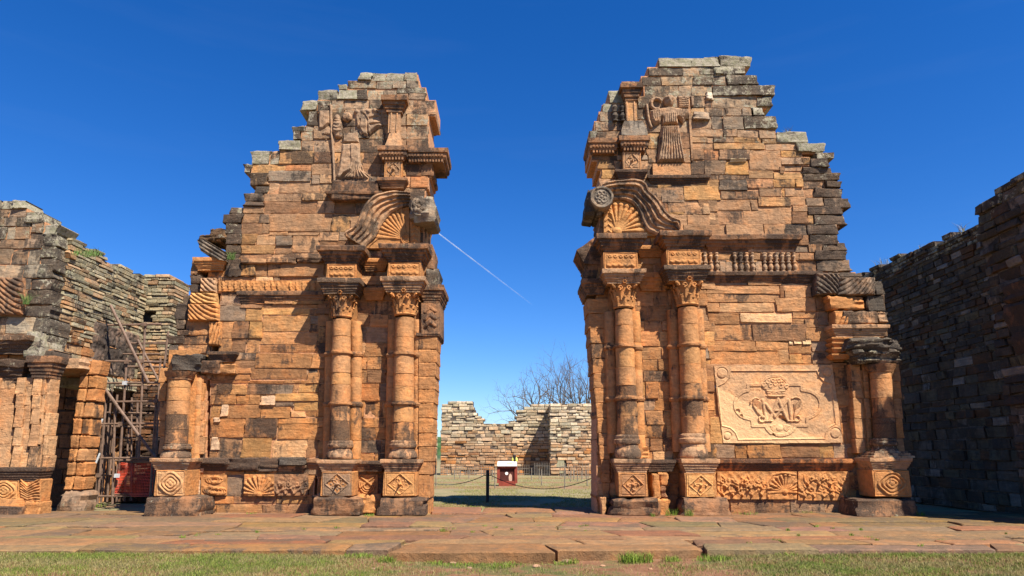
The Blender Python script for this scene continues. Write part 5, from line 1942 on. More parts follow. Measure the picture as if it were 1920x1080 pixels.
# lintel with worn dark carving
def side_relief(parent):
    y0, y1, z0, z1 = 22.1, 24.95, 4.1, 5.8
    n1, n2 = 90, 60
    Vv = []
    for j in range(n2 + 1):
        for i in range(n1 + 1):
            f, gq = i / n1, j / n2
            y = y0 + (y1 - y0) * f; z = z0 + (z1 - z0) * gq
            h = 0.05 * mn.noise(Vector((y * 3, z * 3, 1))) + 0.03 * mn.noise(Vector((y * 9, z * 9, 1)))
            for (cy, cz, r) in ((22.7, 5.1, 0.28), (22.75, 4.6, 0.2), (23.3, 5.2, 0.24), (23.8, 4.9, 0.3), (24.4, 5.1, 0.26)):
                d = math.hypot(y - cy, z - cz)
                h += 0.06 * max(0, math.cos(d / r * 4.5)) * (1 if d < r else 0)
            b = min(f, 1 - f, gq, 1 - gq)
            h -= 0.08 * max(0, 1 - b / 0.05)
            Vv.append((-13.55 + 0.06 + h, y, z))
    Ff_ = [(j * (n1 + 1) + i, j * (n1 + 1) + i + 1, (j + 1) * (n1 + 1) + i + 1, (j + 1) * (n1 + 1) + i) for j in range(n2) for i in range(n1)]
    k0 = len(Vv)
    for (y, z) in ((y0, z0), (y1, z0), (y1, z1), (y0, z1)):
        Vv.append((-14.4, y, z))
    c = [0, n1, n2 * (n1 + 1) + n1, n2 * (n1 + 1)]
    Ff_ += [(c[0], k0, k0 + 1, c[1]), (c[1], k0 + 1, k0 + 2, c[2]), (c[2], k0 + 2, k0 + 3, c[3]), (c[3], k0 + 3, k0, c[0])]
    o = mk('carved_lintel', Vv, Ff_, M['carved'], parent, (0.17, 0.125, 0.095), 0.62, 0.1)
    o['label'] = 'dark worn carved lintel panel'
side_relief(LW)
def wall_block(name, parent, x0, x1, y0, y1, z0, z1, col, pat, lich, amp=0.05, jit=0.06, r=0.08):
    Vv, Ff_ = stone_arrays(x1 - x0, z1 - z0, y1 - y0, random.uniform(0, 99), r=r, amp=amp, jit=jit, nx=6, ny=4)
    return mk(name, Vv + np.array([(x0 + x1) / 2, y0, (z0 + z1) / 2]), Ff_, M['stone'], parent, col, pat, lich)
wall_block('lintel_or_shade_stone', LW, -14.3, -13.3, 21.9, 23.3, 3.62, 4.1, OLIVE, 0.35, 0.6)
wall_block('lintel_or_shade_stone', LW, -14.3, -13.4, 23.35, 24.9, 3.72, 4.08, OLIVE, 0.4, 0.5)
# dressed jamb and foot boulder
z = 0.55
while z < 3.9:
    h = random.uniform(0.36, 0.5)
    x = -13.05
    for w in (0.27, 0.33):
        wall_block('jamb_stone', LW, x, x + w - 0.015, 20.95, 21.45, z, z + h - 0.015, lerp3(ORANGE, random.choice((RED, TAN, BROWN)), random.random() * .5), random.uniform(0.1, 0.4), 0.05, amp=0.03, jit=0.03, r=0.04)
        x += w
    z += h
wall_block('lintel_or_shade_stone', LW, -14.6, -12.8, 20.6, 21.98, 3.98, 4.42, TAN, 0.4, 0.4)
wall_block('foot_boulder', LW, -13.1, -12.32, 20.85, 21.5, -0.15, 0.55, lerp3(GREY, BROWN, .5), 0.45, 0.36, amp=0.08, jit=0.1, r=0.14)
# far pier
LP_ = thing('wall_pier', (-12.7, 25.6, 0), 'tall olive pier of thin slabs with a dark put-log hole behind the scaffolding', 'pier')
rubble(LP_, (-13.8, 25.2), (1, 0), (0, 1), 0.0, 1.2, lambda u: 8.15 - 0.12 * max(0, u - 0.7), -0.05, (0.10, 0.18), (0.2, 0.6), 1.2, lambda u, z, t: t_left(2, z, t) if z > 4.0 else ((0.17, 0.085, 0.042), 0.6, 0.0), openings=((-0.1, 0.42, 6.35, 6.75),), nparts=280, proud=0.05)  # lower stones coloured dark to stand for the unlit opening
# masonry remains seen through the scaffolded opening
mbq = MB(); mbq.box(-14.6, -12.8, 25.8, 26.2, 5.9, 7.2); mbq.build('hole_backing', M['mortar_grey'], LP_, smooth=False)
IR = thing('inner_stonework', (-14.4, 25.6, 0), 'broken red stone jamb standing behind the scaffold poles in the side opening', 'ruin')
for (x0, x1, z0, z1, dy) in ((-15.0, -14.5, 0.2, 1.0, 0), (-14.5, -13.9, 0.1, 0.9, 0.1), (-15.05, -14.35, 1.0, 1.6, .05), (-14.35, -13.95, 0.95, 1.7, 0), (-14.9, -14.3, 1.62, 2.3, .1), (-14.3, -13.85, 1.72, 2.2, .0), (-14.8, -14.2, 2.32, 2.9, .05), (-14.2, -13.8, 2.22, 3.1, 0.1), (-14.75, -14.25, 2.92, 3.5, 0), (-14.25, -13.85, 3.12, 3.6, 0.05)):
    wall_block('stone', IR, x0, x1 - 0.02, 25.6 + dy, 26.4, z0 - (0.3 if z0 < .5 else 0), z1 - 0.02, lerp3(ORANGE, random.choice((RED, TAN, BROWN)), random.random() * .7), random.uniform(0.1, 0.4), 0.1, amp=0.07, jit=0.08, r=0.06)
# back wall behind the opening, darkened by added cover blocks
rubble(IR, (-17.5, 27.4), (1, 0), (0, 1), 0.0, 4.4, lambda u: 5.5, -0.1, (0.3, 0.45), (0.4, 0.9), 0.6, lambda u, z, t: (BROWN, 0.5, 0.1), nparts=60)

# added back wall and cover between wing and side wall, keeping the recess dark
RC = thing('recess_light_blocker', (-14.6, 23.2, 0), 'added back wall and cover blocks darkening the recess beside the orange jamb', 'ruin')
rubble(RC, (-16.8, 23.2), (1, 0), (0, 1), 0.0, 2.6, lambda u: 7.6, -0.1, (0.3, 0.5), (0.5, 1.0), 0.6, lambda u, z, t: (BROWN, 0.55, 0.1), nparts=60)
for k, (y0, y1) in enumerate(((20.9, 22.0), (22.02, 23.15))):
    wall_block('lintel_or_shade_stone', RC, -16.8, -13.7, y0, y1, 4.4, 5.0, BROWN, 0.5, 0.1)  # unseen cover blocks added to shut sky light out of the recess
for k, (y0, y1) in enumerate(((22.05, 23.9), (23.92, 25.55), (25.57, 27.35))):
    wall_block('lintel_or_shade_stone', IR, -18.0, -14.5, y0, y1, 4.9, 5.5, BROWN, 0.5, 0.1)  # roof blocks added to keep sky light out of the scaffolded opening

# front wing at the left
FW = thing('front_wing', (-15.0, 20.2, 0), 'broken front wing of dark eroded blocks above a fluted pilaster with a ringed pedestal', 'ruin')
mW = Masonry(FW, 19.95, 0.9, 'R')
W_ = (0, 360, 0.2963)
mW.rows(*W_, '''
55 110: -200 -80 15 90 165
110 160: -200 -60 60 165
125 195: 165 278
160 220: -200 -40 30 110 200
205 270: 278 362
195 260: 200 278
220 300: -200 -100 45 100 190
260 345: 190 280 368
300 360: -200 0 160 260
345 420: 260 352
360 460: -200 -60 75 180 262
420 500: 262 360
460 545: -200 30 150 250 345
545 620: -200 0 70 200 340
620 715: -200 -40 150 190 330
715 790: -200 0 150 325
790 900: -200 40 220 320
900 1000: -200 0 140 250 305
1000 1075: -200 60 200 345
''')
mW.build(4.4)
mW2 = Masonry(FW, 19.95, 0.28, 'R')
mW2.fill(-70, 74, 690, 968, (18, 30), (22, 48))
mW2.build()
swirl(FW, -20, 520, 42, 590, 19.78, -0.7, 8, BROWN, 0.45, lich=0.2)
px_stack('cornice_piece', FW, -60, 52, 630, 664, 19.72, 0.8, CORN, 0.2, pat=0.62, col=TAN, lich=0.3, amp=0.03)
px_stack('cornice_piece', FW, -60, 40, 676, 718, 19.78, 0.8, CORN, 0.22, pat=0.72, col=BROWN, lich=0.3, amp=0.03)
px_stack('pilaster_capital', FW, 62, 96, 668, 708, 19.62, 0.5, CORN, 0.15, pat=0.6, col=BROWN, lich=0.1)
rough_block('edge_stone', FW, 44, 78, 622, 670, 19.7, 0.9, pat=0.45, lich=0.65, col=GREY)
for (x0, x1, yf) in ((-40, -2, 19.72), (-2, 26, 19.78), (28, 44, 19.66), (45, 58, 19.72), (59, 75, 19.64), (77, 83, 19.66), (84, 92, 19.70)):
    y = 880
    while y > 712:
        h = random.uniform(24, 48)
        y1 = max(708, y - h)
        if y1 < 722:
            y1 = 708
        lean = (880 - y) * 0.055
        rough_block('pilaster_stone', FW, x0 + lean - 6, x1 + lean - 6, y1, y, yf, 0.42, pat=random.uniform(0.05, 0.38), jit=0.01, amp=0.012, r=0.012, col=lerp3(lerp3(ORANGE, TAN, 0.6), PALE, random.random() * .5))
        y = y1
px_stack('pedestal_cornice', FW, -50, 72, 876, 902, 19.58, 0.5, CORN, 0.10, pat=0.65, col=BROWN)
px_block('pedestal', FW, -60, 32, 900, 942, 19.58, 0.5, pat=0.25, col=ORANGE)
ring_panel(FW, -18, 901, 34, 938, 19.565)
px_block('pedestal', FW, 36, 74, 898, 942, 19.62, 0.5, pat=0.2, col=ORANGE)
R_ = Rel(38, 899, 75, 940, 0.8)
for k in range(7):
    R_.ridge([(40, 900 + 5 * k), (52, 912 + 4 * k), (66, 903 + 5 * k), (75, 898 + 6 * k)], 1.6, 0.05)
R_.rough(0.03, .15)
R_.build('leaf_relief', FW, 19.60, col=ORANGE, pat=0.15, back=0.05)
px_stack('pedestal_foot', FW, -60, 40, 935, 950, 19.55, 0.5, BASEP, 0.10, pat=0.3, col=ORANGE)
rough_block('plinth_stone', FW, -60, 40, 949, 974, 19.42, 0.7, pat=0.66, col=BROWN)
rough_block('plinth_stone', FW, 42, 74, 940, 970, 19.55, 0.5, pat=0.15, col=ORANGE, jit=0.1)

# shaded side wall and its front block at the right
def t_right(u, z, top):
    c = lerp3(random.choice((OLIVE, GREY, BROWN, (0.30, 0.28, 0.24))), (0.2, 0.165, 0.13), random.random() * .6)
    c = tuple(x * 0.36 for x in c)  # stone colours cut down to put the wall's deep shade into them
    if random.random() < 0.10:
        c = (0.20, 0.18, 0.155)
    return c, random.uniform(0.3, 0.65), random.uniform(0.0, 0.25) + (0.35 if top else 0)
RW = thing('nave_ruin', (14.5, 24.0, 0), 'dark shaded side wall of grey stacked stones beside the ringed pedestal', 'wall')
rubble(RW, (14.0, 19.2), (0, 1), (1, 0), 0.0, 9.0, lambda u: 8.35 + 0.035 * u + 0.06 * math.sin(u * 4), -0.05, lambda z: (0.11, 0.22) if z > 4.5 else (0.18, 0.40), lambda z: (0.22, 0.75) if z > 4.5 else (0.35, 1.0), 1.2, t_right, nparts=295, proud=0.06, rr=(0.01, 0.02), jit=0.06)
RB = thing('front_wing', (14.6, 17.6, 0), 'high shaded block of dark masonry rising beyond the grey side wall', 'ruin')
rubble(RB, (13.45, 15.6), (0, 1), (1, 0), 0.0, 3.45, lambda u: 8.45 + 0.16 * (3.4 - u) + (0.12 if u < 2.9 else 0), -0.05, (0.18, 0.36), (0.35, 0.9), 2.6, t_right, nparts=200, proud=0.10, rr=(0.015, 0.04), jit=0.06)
for (y0, y1, z0, z1) in ((17.5, 18.4, 4.0, 4.7), (17.4, 18.5, 4.72, 5.5), (17.5, 18.45, 5.52, 6.1)):
    Vv, Ff_ = stone_arrays(y1 - y0, z1 - z0, 0.8, random.uniform(0, 99), r=0.1, amp=0.1, jit=0.1, nx=6, ny=4)
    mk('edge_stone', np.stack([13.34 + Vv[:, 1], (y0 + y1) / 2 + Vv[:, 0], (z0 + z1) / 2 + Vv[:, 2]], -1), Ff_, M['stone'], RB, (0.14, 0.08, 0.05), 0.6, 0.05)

# far walls beyond the doorway
def t_far(u, z, top):
    f = min(1, max(0, (z - 1.6) / 2.6)) + random.uniform(-0.3, 0.3)
    hi = random.choice(((0.54, 0.47, 0.33), (0.46, 0.42, 0.30), (0.58, 0.50, 0.36), (0.36, 0.32, 0.22)))
    lo = random.choice((ORANGE, BROWN, TAN, TAN, (0.45, 0.30, 0.17), (0.34, 0.22, 0.13)))
    c = lerp3(lo, hi, min(1, max(0, f)))
    return c, random.uniform(0.0, 0.32), random.uniform(0.1, 0.45)
prof = [(828, 756), (850, 752), (880, 753), (886, 763), (897, 774), (905, 786), (911, 796), (958, 793), (961, 781), (974, 771), (986, 765), (1000, 760), (1040, 758)]
YF = 58.0
pu = [XZ(a, b, YF)[0] for a, b in prof]; pz = [XZ(a, b, YF)[1] for a, b in prof]
BW = thing('rubble_ruin', (-1.8, 58.5, -0.1), 'distant sunlit rubble wall with a dipped top beyond the doorway', 'wall')
rubble(BW, (pu[0], YF), (1, 0), (0, 1), 0.0, pu[-1] - pu[0], lambda u: float(np.interp(pu[0] + u, pu, pz)), -0.2, (0.18, 0.30), (0.35, 0.95), 1.4, t_far, nparts=295, proud=0.10, rr=(0.015, 0.03), jit=0.05, mort='mortar_grey')
BW2 = thing('rubble_ruin', (6.5, 56.5, -0.1), 'distant pale rubble wall standing forward behind the wire fence, patched orange', 'wall')
xl = XZ(1031, 800, 55.6)[0]
rubble(BW2, (xl, 55.6), (1, 0), (0, 1), 0.0, 8.0, lambda u: XZ(1050, 757, 55.6)[1] + 0.06 * math.sin(u * 3), -0.2, (0.18, 0.30), (0.35, 0.95), 2.45, lambda u, z, t: t_far(u, z + (1.2 if u < 2.2 else -0.6), t), openings=((0.42, 0.95, -1, 1.15),), nparts=280, proud=0.10, rr=(0.015, 0.03), jit=0.05)
BW3 = thing('rubble_ruin', (-7.5, 62, -0.1), 'low dark stub of rubble wall behind the far wall end', 'wall')
rubble(BW3, (-9.5, 62), (1, 0), (0, 1), 0.0, 2.9, lambda u: 3.6, -0.2, (0.2, 0.35), (0.4, 0.9), 1.0, t_far, nparts=60)

# ------------------------------------------------------------------ scaffolding in the side opening
SCF = thing('scaffolding', (-13.0, 23.9, 0), 'brown tube scaffolding with white jack ends filling the side opening', 'scaffolding')
S1 = (160, 560, 160 / 864.0); S2 = (160, 740, 160 / 785.0)
def sp(T, x, y, Y):
    return PY(T[0] + T[2] * x, T[1] + T[2] * y, Y)
def pole(T, a, b, Y, r=0.036, mat='rust', name='pole'):
    Y0, Y1 = Y if isinstance(Y, tuple) else (Y, Y)
    mbp = MB(); mbp.tube(sp(T, a[0], a[1], Y0), sp(T, b[0], b[1], Y1), r, r, 10)
    return mbp.build(name, M[mat], SCF)
YA, YB_ = 22.6, 23.6
pole(S1, (255, 65), (640, 855), YA - 0.1, 0.045)
pole(S1, (530, 415), (740, 830), YB_ - 0.1, 0.038)
pole(S1, (90, 760), (320, 1080), YA - 0.12, 0.045); pole(S2, (215, 0), (645, 580), YA - 0.12, 0.045)
for (a, b, Y) in (((230, 268), (770, 258), YA), ((450, 452), (850, 455), YB_), ((210, 632), (770, 642), YA), ((430, 688), (770, 690), YB_), ((170, 855), (750, 852), YA), ((300, 880), (750, 882), YB_), ((60, 1048), (730, 1038), YA)):
    pole(S1, a, b, Y)
for (a, b, Y) in (((110, 270), (655, 266), YA), ((150, 290), (645, 300), YB_), ((100, 585), (635, 580), YA), ((270, 606), (630, 603), YB_), ((130, 385), (500, 408), YB_), ((125, 935), (270, 935), YA), ((560, 105), (650, 115), YB_)):
    pole(S2, a, b, Y)
def vpole(T1, x1, y1, xb, yb_, Y, r=0.036):
    a = sp(T1, x1, y1, Y); b = sp(S2, xb, yb_, Y)
    mbp = MB(); mbp.tube(a, (b[0], b[1], max(0.02, min(b[2], 0.06)) if yb_ > 900 else b[2]), r, r, 10)
    mbp.build('pole', M['rust'], SCF)
vpole(S1, 605, 265, 490, 600, YA)
vpole(S1, 420, 600, 320, 590, YA)
vpole(S2, 195, 20, 120, 930, YA)
vpole(S2, 295, 0, 205, 930, YB_)
vpole(S2, 240, 230, 180, 990, YB_)
vpole(S2, 360, 0, 290, 960, YB_)
vpole(S1, 840, 330, 620, 640, YA)
vpole(S2, 655, 0, 600, 940, YA)
vpole(S2, 165, 300, 95, 930, YB_)
vpole(S2, 275, 60, 250, 990, YA)
vpole(S2, 480, 60, 470, 620, YB_)
vpole(S1, 270, 900, 150, 960, YB_ - 0.4, 0.03)
vpole(S1, 470, 1000, 420, 960, YB_ + 0.5, 0.03)
vpole(S1, 210, 980, 140, 985, YB_ + 0.2, 0.03)
vpole(S2, 400, 300, 360, 960, YB_ + 0.3, 0.03)
pole(S2, (130, 740), (300, 745), YB_)
pole(S2, (150, 165), (640, 175), YB_)
pole(S1, (300, 560), (760, 560), YB_ + 0.3, 0.03)
vpole(S1, 760, 600, 650, 560, YB_)
for (x, y) in ((70, 272), (45, 588)):
    a = Vector(sp(S2, x - 15, y, YA)); b = Vector(sp(S2, x + 85, y, YA))
    mbp = MB(); mbp.tube(a, b, 0.03, 0.03, 8); mbp.tube(a - Vector((0.02, 0, 0)), a + Vector((0.05, 0, 0)), 0.12, 0.12, 10)
    mbp.build('jack', M['zinc'], SCF)
    q = Vector(sp(S2, x + 72, y, YA)); mbp = MB(); mbp.tube(q - Vector((0.03, 0.05, 0.17)), q + Vector((0.05, -0.02, 0.17)), 0.03, 0.03, 8)
    mbp.build('jack_handle', M['zinc'], SCF)
for (T, x, y, Y) in ((S1, 600, 262, YA), (S1, 570, 632, YA), (S1, 420, 640, YA), (S1, 400, 855, YA), (S1, 600, 895, YB_), (S2, 325, 268, YA), (S2, 650, 58, YA), (S2, 140, 383, YB_), (S2, 490, 405, YB_), (S2, 120, 742, YA), (S2, 290, 745, YA), (S2, 615, 580, YA)):
    p_ = Vector(sp(T, x, y, Y - 0.05)); mbp = MB()
    mbp.box(p_.x - 0.06, p_.x + 0.06, p_.y - 0.05, p_.y + 0.06, p_.z - 0.06, p_.z + 0.06)
    mbp.build('coupler', M['zinc'] if random.random() < 0.4 else M['rust'], SCF, smooth=False)
# red mesh barrier tied to the poles
NB = thing('mesh_barrier', (-12.6, 22.8, 0), 'red orange plastic mesh barrier tied low across the scaffold', 'barrier')
a = sp(S2, 300, 620, YA + 0.1); b = sp(S2, 615, 935, YA + 0.1)
x0, x1, z1, z0 = a[0], b[0], a[2], max(0.12, b[2])
def net_pt(fx, fz):
    return (x0 + (x1 - x0) * fx, YA + 0.1 + 0.05 * math.sin(fx * 7 + fz * 3) + 0.03 * math.sin(fz * 11), z0 + (z1 - z0) * fz - 0.05 * math.sin(fx * math.pi) * fz)
mbp = MB()
nh, nvv = 22, 26
for i in range(nh + 1):
    wv_ = 0.009 if i % 2 else 0.006
    Vv = []
    for k in range(25):
        p_ = net_pt(k / 24, i / nh)
        Vv += [(p_[0], p_[1], p_[2] - wv_), (p_[0], p_[1] + 0.004, p_[2] + wv_)]
    mbp.add(Vv, [(2 * k, 2 * k + 2, 2 * k + 3, 2 * k + 1) for k in range(24)])
for i in range(nvv + 1):
    Vv = []
    for k in range(25):
        p_ = net_pt(i / nvv, k / 24)
        Vv += [(p_[0] - 0.005, p_[1] - 0.003, p_[2]), (p_[0] + 0.005, p_[1] - 0.003, p_[2])]
    mbp.add(Vv, [(2 * k, 2 * k + 2, 2 * k + 3, 2 * k + 1) for k in range(24)])
o = mbp.build('net', M['net'], NB, smooth=False); o['kind'] = 'stuff'
for (A_, B_) in (((0, 0), (0, 1)), ((1, 0), (1, 1)), ((0, 0), (1, 0)), ((0, 1), (1, 1)), ((0, 0.06), (1, 0.06))):
    mbp = MB(); mbp.tube(net_pt(*A_), net_pt(*B_), 0.02, 0.02, 8); mbp.build('frame_bar', M['rust'], NB)

# ------------------------------------------------------------------ chain barrier in the doorway
def chain_post(px, py_base, h, label):
    x, y, z = PZ(px, py_base, -0.10)
    T_ = thing('barrier_post', (x, y, -0.1), label, 'post', 'black posts of the doorway chain')
    mbp = MB(); mbp.tube((x, y, -0.13), (x, y, -0.1 + h), 0.06, 0.06, 14); mbp.build('post_tube', M['iron'], T_)
    mbp = MB(); mbp.tube((x, y, -0.1 + h), (x, y, -0.06 + h), 0.067, 0.05, 14); mbp.build('cap', M['iron'], T_)
    mbp = MB(); mbp.tube((x - 0.12, y, h - 0.24), (x + 0.12, y, h - 0.24), 0.018, 0.018, 8); mbp.build('chain_hook', M['iron'], T_)
    return x, y, h - 0.24
c1 = chain_post(914, 943, 1.08, 'black round post standing alone between the two chain spans')
c2 = chain_post(1123, 950, 1.08, 'black round post half hidden beside the right stone jamb foot')
def chain(a, b, sag, label, n=60):
    Vv = MB()
    prev = None
    for i in range(n + 1):
        f = i / n
        p_ = Vector(a).lerp(Vector(b), f); p_.z -= sag * 4 * f * (1 - f)
        if prev is not None:
            Vv.tube(prev, p_, 0.010 if i % 2 else 0.015, 0.015 if i % 2 else 0.010, 6)
        prev = p_
    o = Vv.build('chain', M['iron']); tag(o, label, 'chain', 'chains closing the doorway')
    return o
chain((c1[0] + .12, c1[1], c1[2]), (c2[0] - .12, c2[1], c2[2]), 0.42, 'long black chain sagging between the two round posts')
chain((c1[0] - 2.6, c1[1] - 1.2, 0.85), (c1[0] - .12, c1[1], c1[2]), 0.30, 'black chain running from the lone post to the carved jamb', 40)

# ------------------------------------------------------------------ red display box with a slanted white board
bx_, by_, bz_ = PZ(951, 911, -0.10)
DB = thing('display_box', (bx_, by_, -0.10), 'dark red wooden display box with slanted white top on the lawn', 'display box')
W2 = 0.47; D2 = 0.30; z0b = -0.12
mbp = MB(); mbp.box(bx_ - W2 * .96, bx_ + W2 * .96, by_ - D2 - 0.05, by_ + D2, z0b, 0.05); mbp.build('foot_slab', M['red_paint'], DB, smooth=False)
mbp = MB(); mbp.box(bx_ - W2 * 0.97, bx_ + W2 * 0.97, by_ - D2 + 0.05, by_ + D2, 0.05, 0.92); mbp.build('body', M['dark_red'], DB, smooth=False)
for sx in (-1, 1):
    mbp = MB(); mbp.box(bx_ + sx * W2 - 0.075, bx_ + sx * W2 + 0.075, by_ - D2 - 0.02, by_ - D2 + 0.12, 0.05, 0.93); mbp.build('corner_post', M['red_paint'], DB, smooth=False)
for zz in (0.05, 0.82):
    mbp = MB(); mbp.box(bx_ - W2 + 0.08, bx_ + W2 - 0.08, by_ - D2 - 0.005, by_ - D2 + 0.10, zz, zz + 0.11); mbp.build('rail', M['red_paint'], DB, smooth=False)
mbp = MB()
yp = by_ - D2 + 0.035
def disc(mbp, cx, cz, rx, rz, n=14, y=yp):
    mbp.add([(cx + rx * math.cos(2 * math.pi * i / n), y, cz + rz * math.sin(2 * math.pi * i / n)) for i in range(n)] + [(cx + rx * math.cos(2 * math.pi * i / n), y + 0.03, cz + rz * math.sin(2 * math.pi * i / n)) for i in range(n)],
            [tuple(range(n))] + [(i, (i + 1) % n, n + (i + 1) % n, n + i) for i in range(n)])
disc(mbp, bx_ - 0.03, 0.55, 0.085, 0.08)
mbp.build('painted_flower', M['white'], DB, smooth=False)
mbp = MB(); disc(mbp, bx_ + 0.17, 0.32, 0.09, 0.22, y=yp + 0.004); mbp.build('painted_figure', simple('pale_pink', (0.5, 0.33, 0.24)), DB, smooth=False)
mbp = MB(); disc(mbp, bx_ - 0.24, 0.36, 0.10, 0.24, y=yp + 0.004); mbp.build('painted_figure', M['dark_red'], DB, smooth=False)
Vv = [(bx_ - W2 - .05, by_ - D2 - .12, 0.93), (bx_ + W2 + .05, by_ - D2 - .12, 0.93), (bx_ + W2 + .05, by_ + D2 + .05, 1.13), (bx_ - W2 - .05, by_ + D2 + .05, 1.13)]
Vv += [(a, b, c + 0.05) for a, b, c in Vv]
mk('white_board', Vv, [(0, 3, 2, 1), (4, 5, 6, 7), (0, 1, 5, 4), (1, 2, 6, 5), (2, 3, 7, 6), (3, 0, 4, 7)], M['white'], DB, smooth=False)
def on_board(f, g_, up):
    return (bx_ - W2 + 2 * W2 * f, by_ - D2 - .12 + (2 * D2 + .17) * g_, 0.98 + 0.20 * g_ + up)
mk('board_text', [on_board(.45, .35, .004), on_board(.8, .35, .004), on_board(.8, .7, .004), on_board(.45, .7, .004)], [(0, 1, 2, 3)], M['yellow'], DB, smooth=False)
YB2 = thing('yellow_bundle', on_board(0.93, 0.97, 0), 'small bright yellow bundle with a dark middle on the white board', 'bundle')
for k, (dx, dz) in enumerate(((-0.10, 0.12), (0.10, 0.11))):
    p_ = on_board(0.93, 0.97, 0)
    lathe('yellow_half', YB2, p_[0] + dx, p_[1], [(p_[2] - 0.02, 0.05), (p_[2] + 0.04, 0.075), (p_[2] + 0.13, 0.08), (p_[2] + 0.20, 0.05), (p_[2] + 0.22, 0.01)], n=14, amp=0.02).data.materials[0] = M['yellow']
p_ = on_board(0.93, 0.97, 0)
lathe('dark_middle', YB2, p_[0], p_[1] - 0.04, [(p_[2] - 0.02, 0.04), (p_[2] + 0.15, 0.06), (p_[2] + 0.30, 0.07), (p_[2] + 0.36, 0.02)], n=12, amp=0.01).data.materials[0] = M['iron']

# ------------------------------------------------------------------ stakes, picket fence, wire fence
for i, (px, pb, hpx) in enumerate(((928, 917, 38), (923, 900, 20), (996.5, 900, 22), (1011, 899, 20), (1015.5, 910, 29), (1059, 917, 44), (1069.5, 903, 20), (1076, 900, 18), (1083, 903, 20), (1091, 901, 18), (1101, 912, 30), (1112, 910, 28), (817, 912, 31), (852, 900, 19), (862, 897, 16), (879, 897, 16), (902, 896, 20), (838, 893, 12), (890, 891, 10))):
    x, y, z = PZ(px, pb, -0.10)
    h = hpx * pxm(px, pb, y)
    mbp = MB(); mbp.tube((x, y, -0.15), (x + random.uniform(-.02, .02), y, -0.1 + h), 0.028, 0.024, 8)
    mbp.tube((x - 0.03, y, -0.1 + h * 0.9), (x + 0.03, y, -0.1 + h * 0.9), 0.012, 0.012, 6)
    tag(mbp.build('rope_stake', M['stake']), 'thin grey stake planted in the dry lawn beyond the doorway', 'stake', 'stakes in the lawn')
def picket_fence(x0, x1, Y, h, n, label, cross=False):
    T_ = thing('picket_fence', ((x0 + x1) / 2, Y, -0.1), label, 'fence')
    for k in range(n):
        x = x0 + (x1 - x0) * k / (n - 1)
        mbp = MB(); mbp.tube((x, Y, -0.14), (x, Y, -0.1 + h), 0.018, 0.014, 6); mbp.build('picket', M['stake'], T_)
    for z in ((0.15, h - 0.25)):
        mbp = MB(); mbp.tube((x0, Y + 0.02, -0.1 + z), (x1, Y + 0.02, -0.1 + z), 0.016, 0.016, 6); mbp.build('rail', M['stake'], T_)
picket_fence(XZ(1002, 880, 55)[0], XZ(1030, 880, 55)[0], 55.0, 1.0, 10, 'iron picket fence across the dark recess of the far wall')
picket_fence(XZ(1050, 880, 50)[0], XZ(1119, 880, 50)[0], 50.0, 1.05, 14, 'iron picket fence along the foot of the pale far wall')
picket_fence(XZ(826, 885, 56)[0], XZ(992, 885, 56)[0], 56.0, 0.8, 40, 'long low picket fence in front of the dipped far wall')

# ------------------------------------------------------------------ bare tree
def bare_tree(px, py_top, Y, seed, label, levels=6, spread=0.55, lean=(0, 0)):
    rnd = random.Random(seed)
    X, Zt = XZ(px, py_top, Y)
    T_ = thing('bare_tree', (X, Y, -0.1), label, 'tree', 'bare trees behind the far wall')
    H = Zt + 0.1
    trunk, crown = MB(), MB()
    def grow(p, d, L, r, lev):
        n = 4 if lev < 3 else 3
        q = Vector(p)
        dd = Vector(d)
        for k in range(n):
            nd_ = (dd + Vector((rnd.uniform(-.16, .16), rnd.uniform(-.16, .16), rnd.uniform(-.05, .10)))).normalized()
            q2 = q + nd_ * (L / n)
            r2 = r * (1 - 0.42 * (k + 1) / n)
            (trunk if lev == 0 else crown).tube(q, q2, r * (1 - 0.42 * k / n), r2, 6 if lev < 3 else 4)
            if lev > 0 and lev < levels and rnd.random() < 0.6:
                side = nd_.cross(Vector((rnd.uniform(-1, 1), rnd.uniform(-1, 1), rnd.uniform(-1, 1)))).normalized()
                grow(q2, (nd_ + side * rnd.uniform(0.6, 1.1)).normalized(), L * rnd.uniform(0.4, 0.62), r2 * 0.55, lev + 2)
            q, dd = q2, nd_
        if lev < levels:
            m = 3 if lev < 2 else 2
            a0 = rnd.uniform(0, 6.28)
            for k in range(m):
                a = a0 + k * 2 * math.pi / m + rnd.uniform(-.4, .4)
                side = dd.cross(Vector((math.cos(a), math.sin(a), 0.3))).normalized()
                grow(q, (dd + side * rnd.uniform(spread * .7, spread * 1.4) + Vector((0, 0, 0.06))).normalized(), L * rnd.uniform(0.62, 0.84), r * 0.56 * rnd.uniform(.8, 1.1), lev + 1)
    grow(Vector((X, Y, -0.25)), Vector((lean[0], lean[1], 1)).normalized(), H * 0.40, H * 0.030, 0)
    trunk.build('trunk', M['bark'], T_); crown.build('crown', M['bark'], T_)
bare_tree(1066, 700, 70, 5, 'tall bare tree with fine spreading twigs above the pale far wall', lean=(-0.03, 0))
bare_tree(1000, 712, 74, 9, 'low bare tree with wide twiggy branches above the dipped far wall', lean=(-0.1, 0), spread=0.75)
bare_tree(1101, 722, 72, 12, 'slender bare tree with upright stems beside the carved right jamb', spread=0.35)

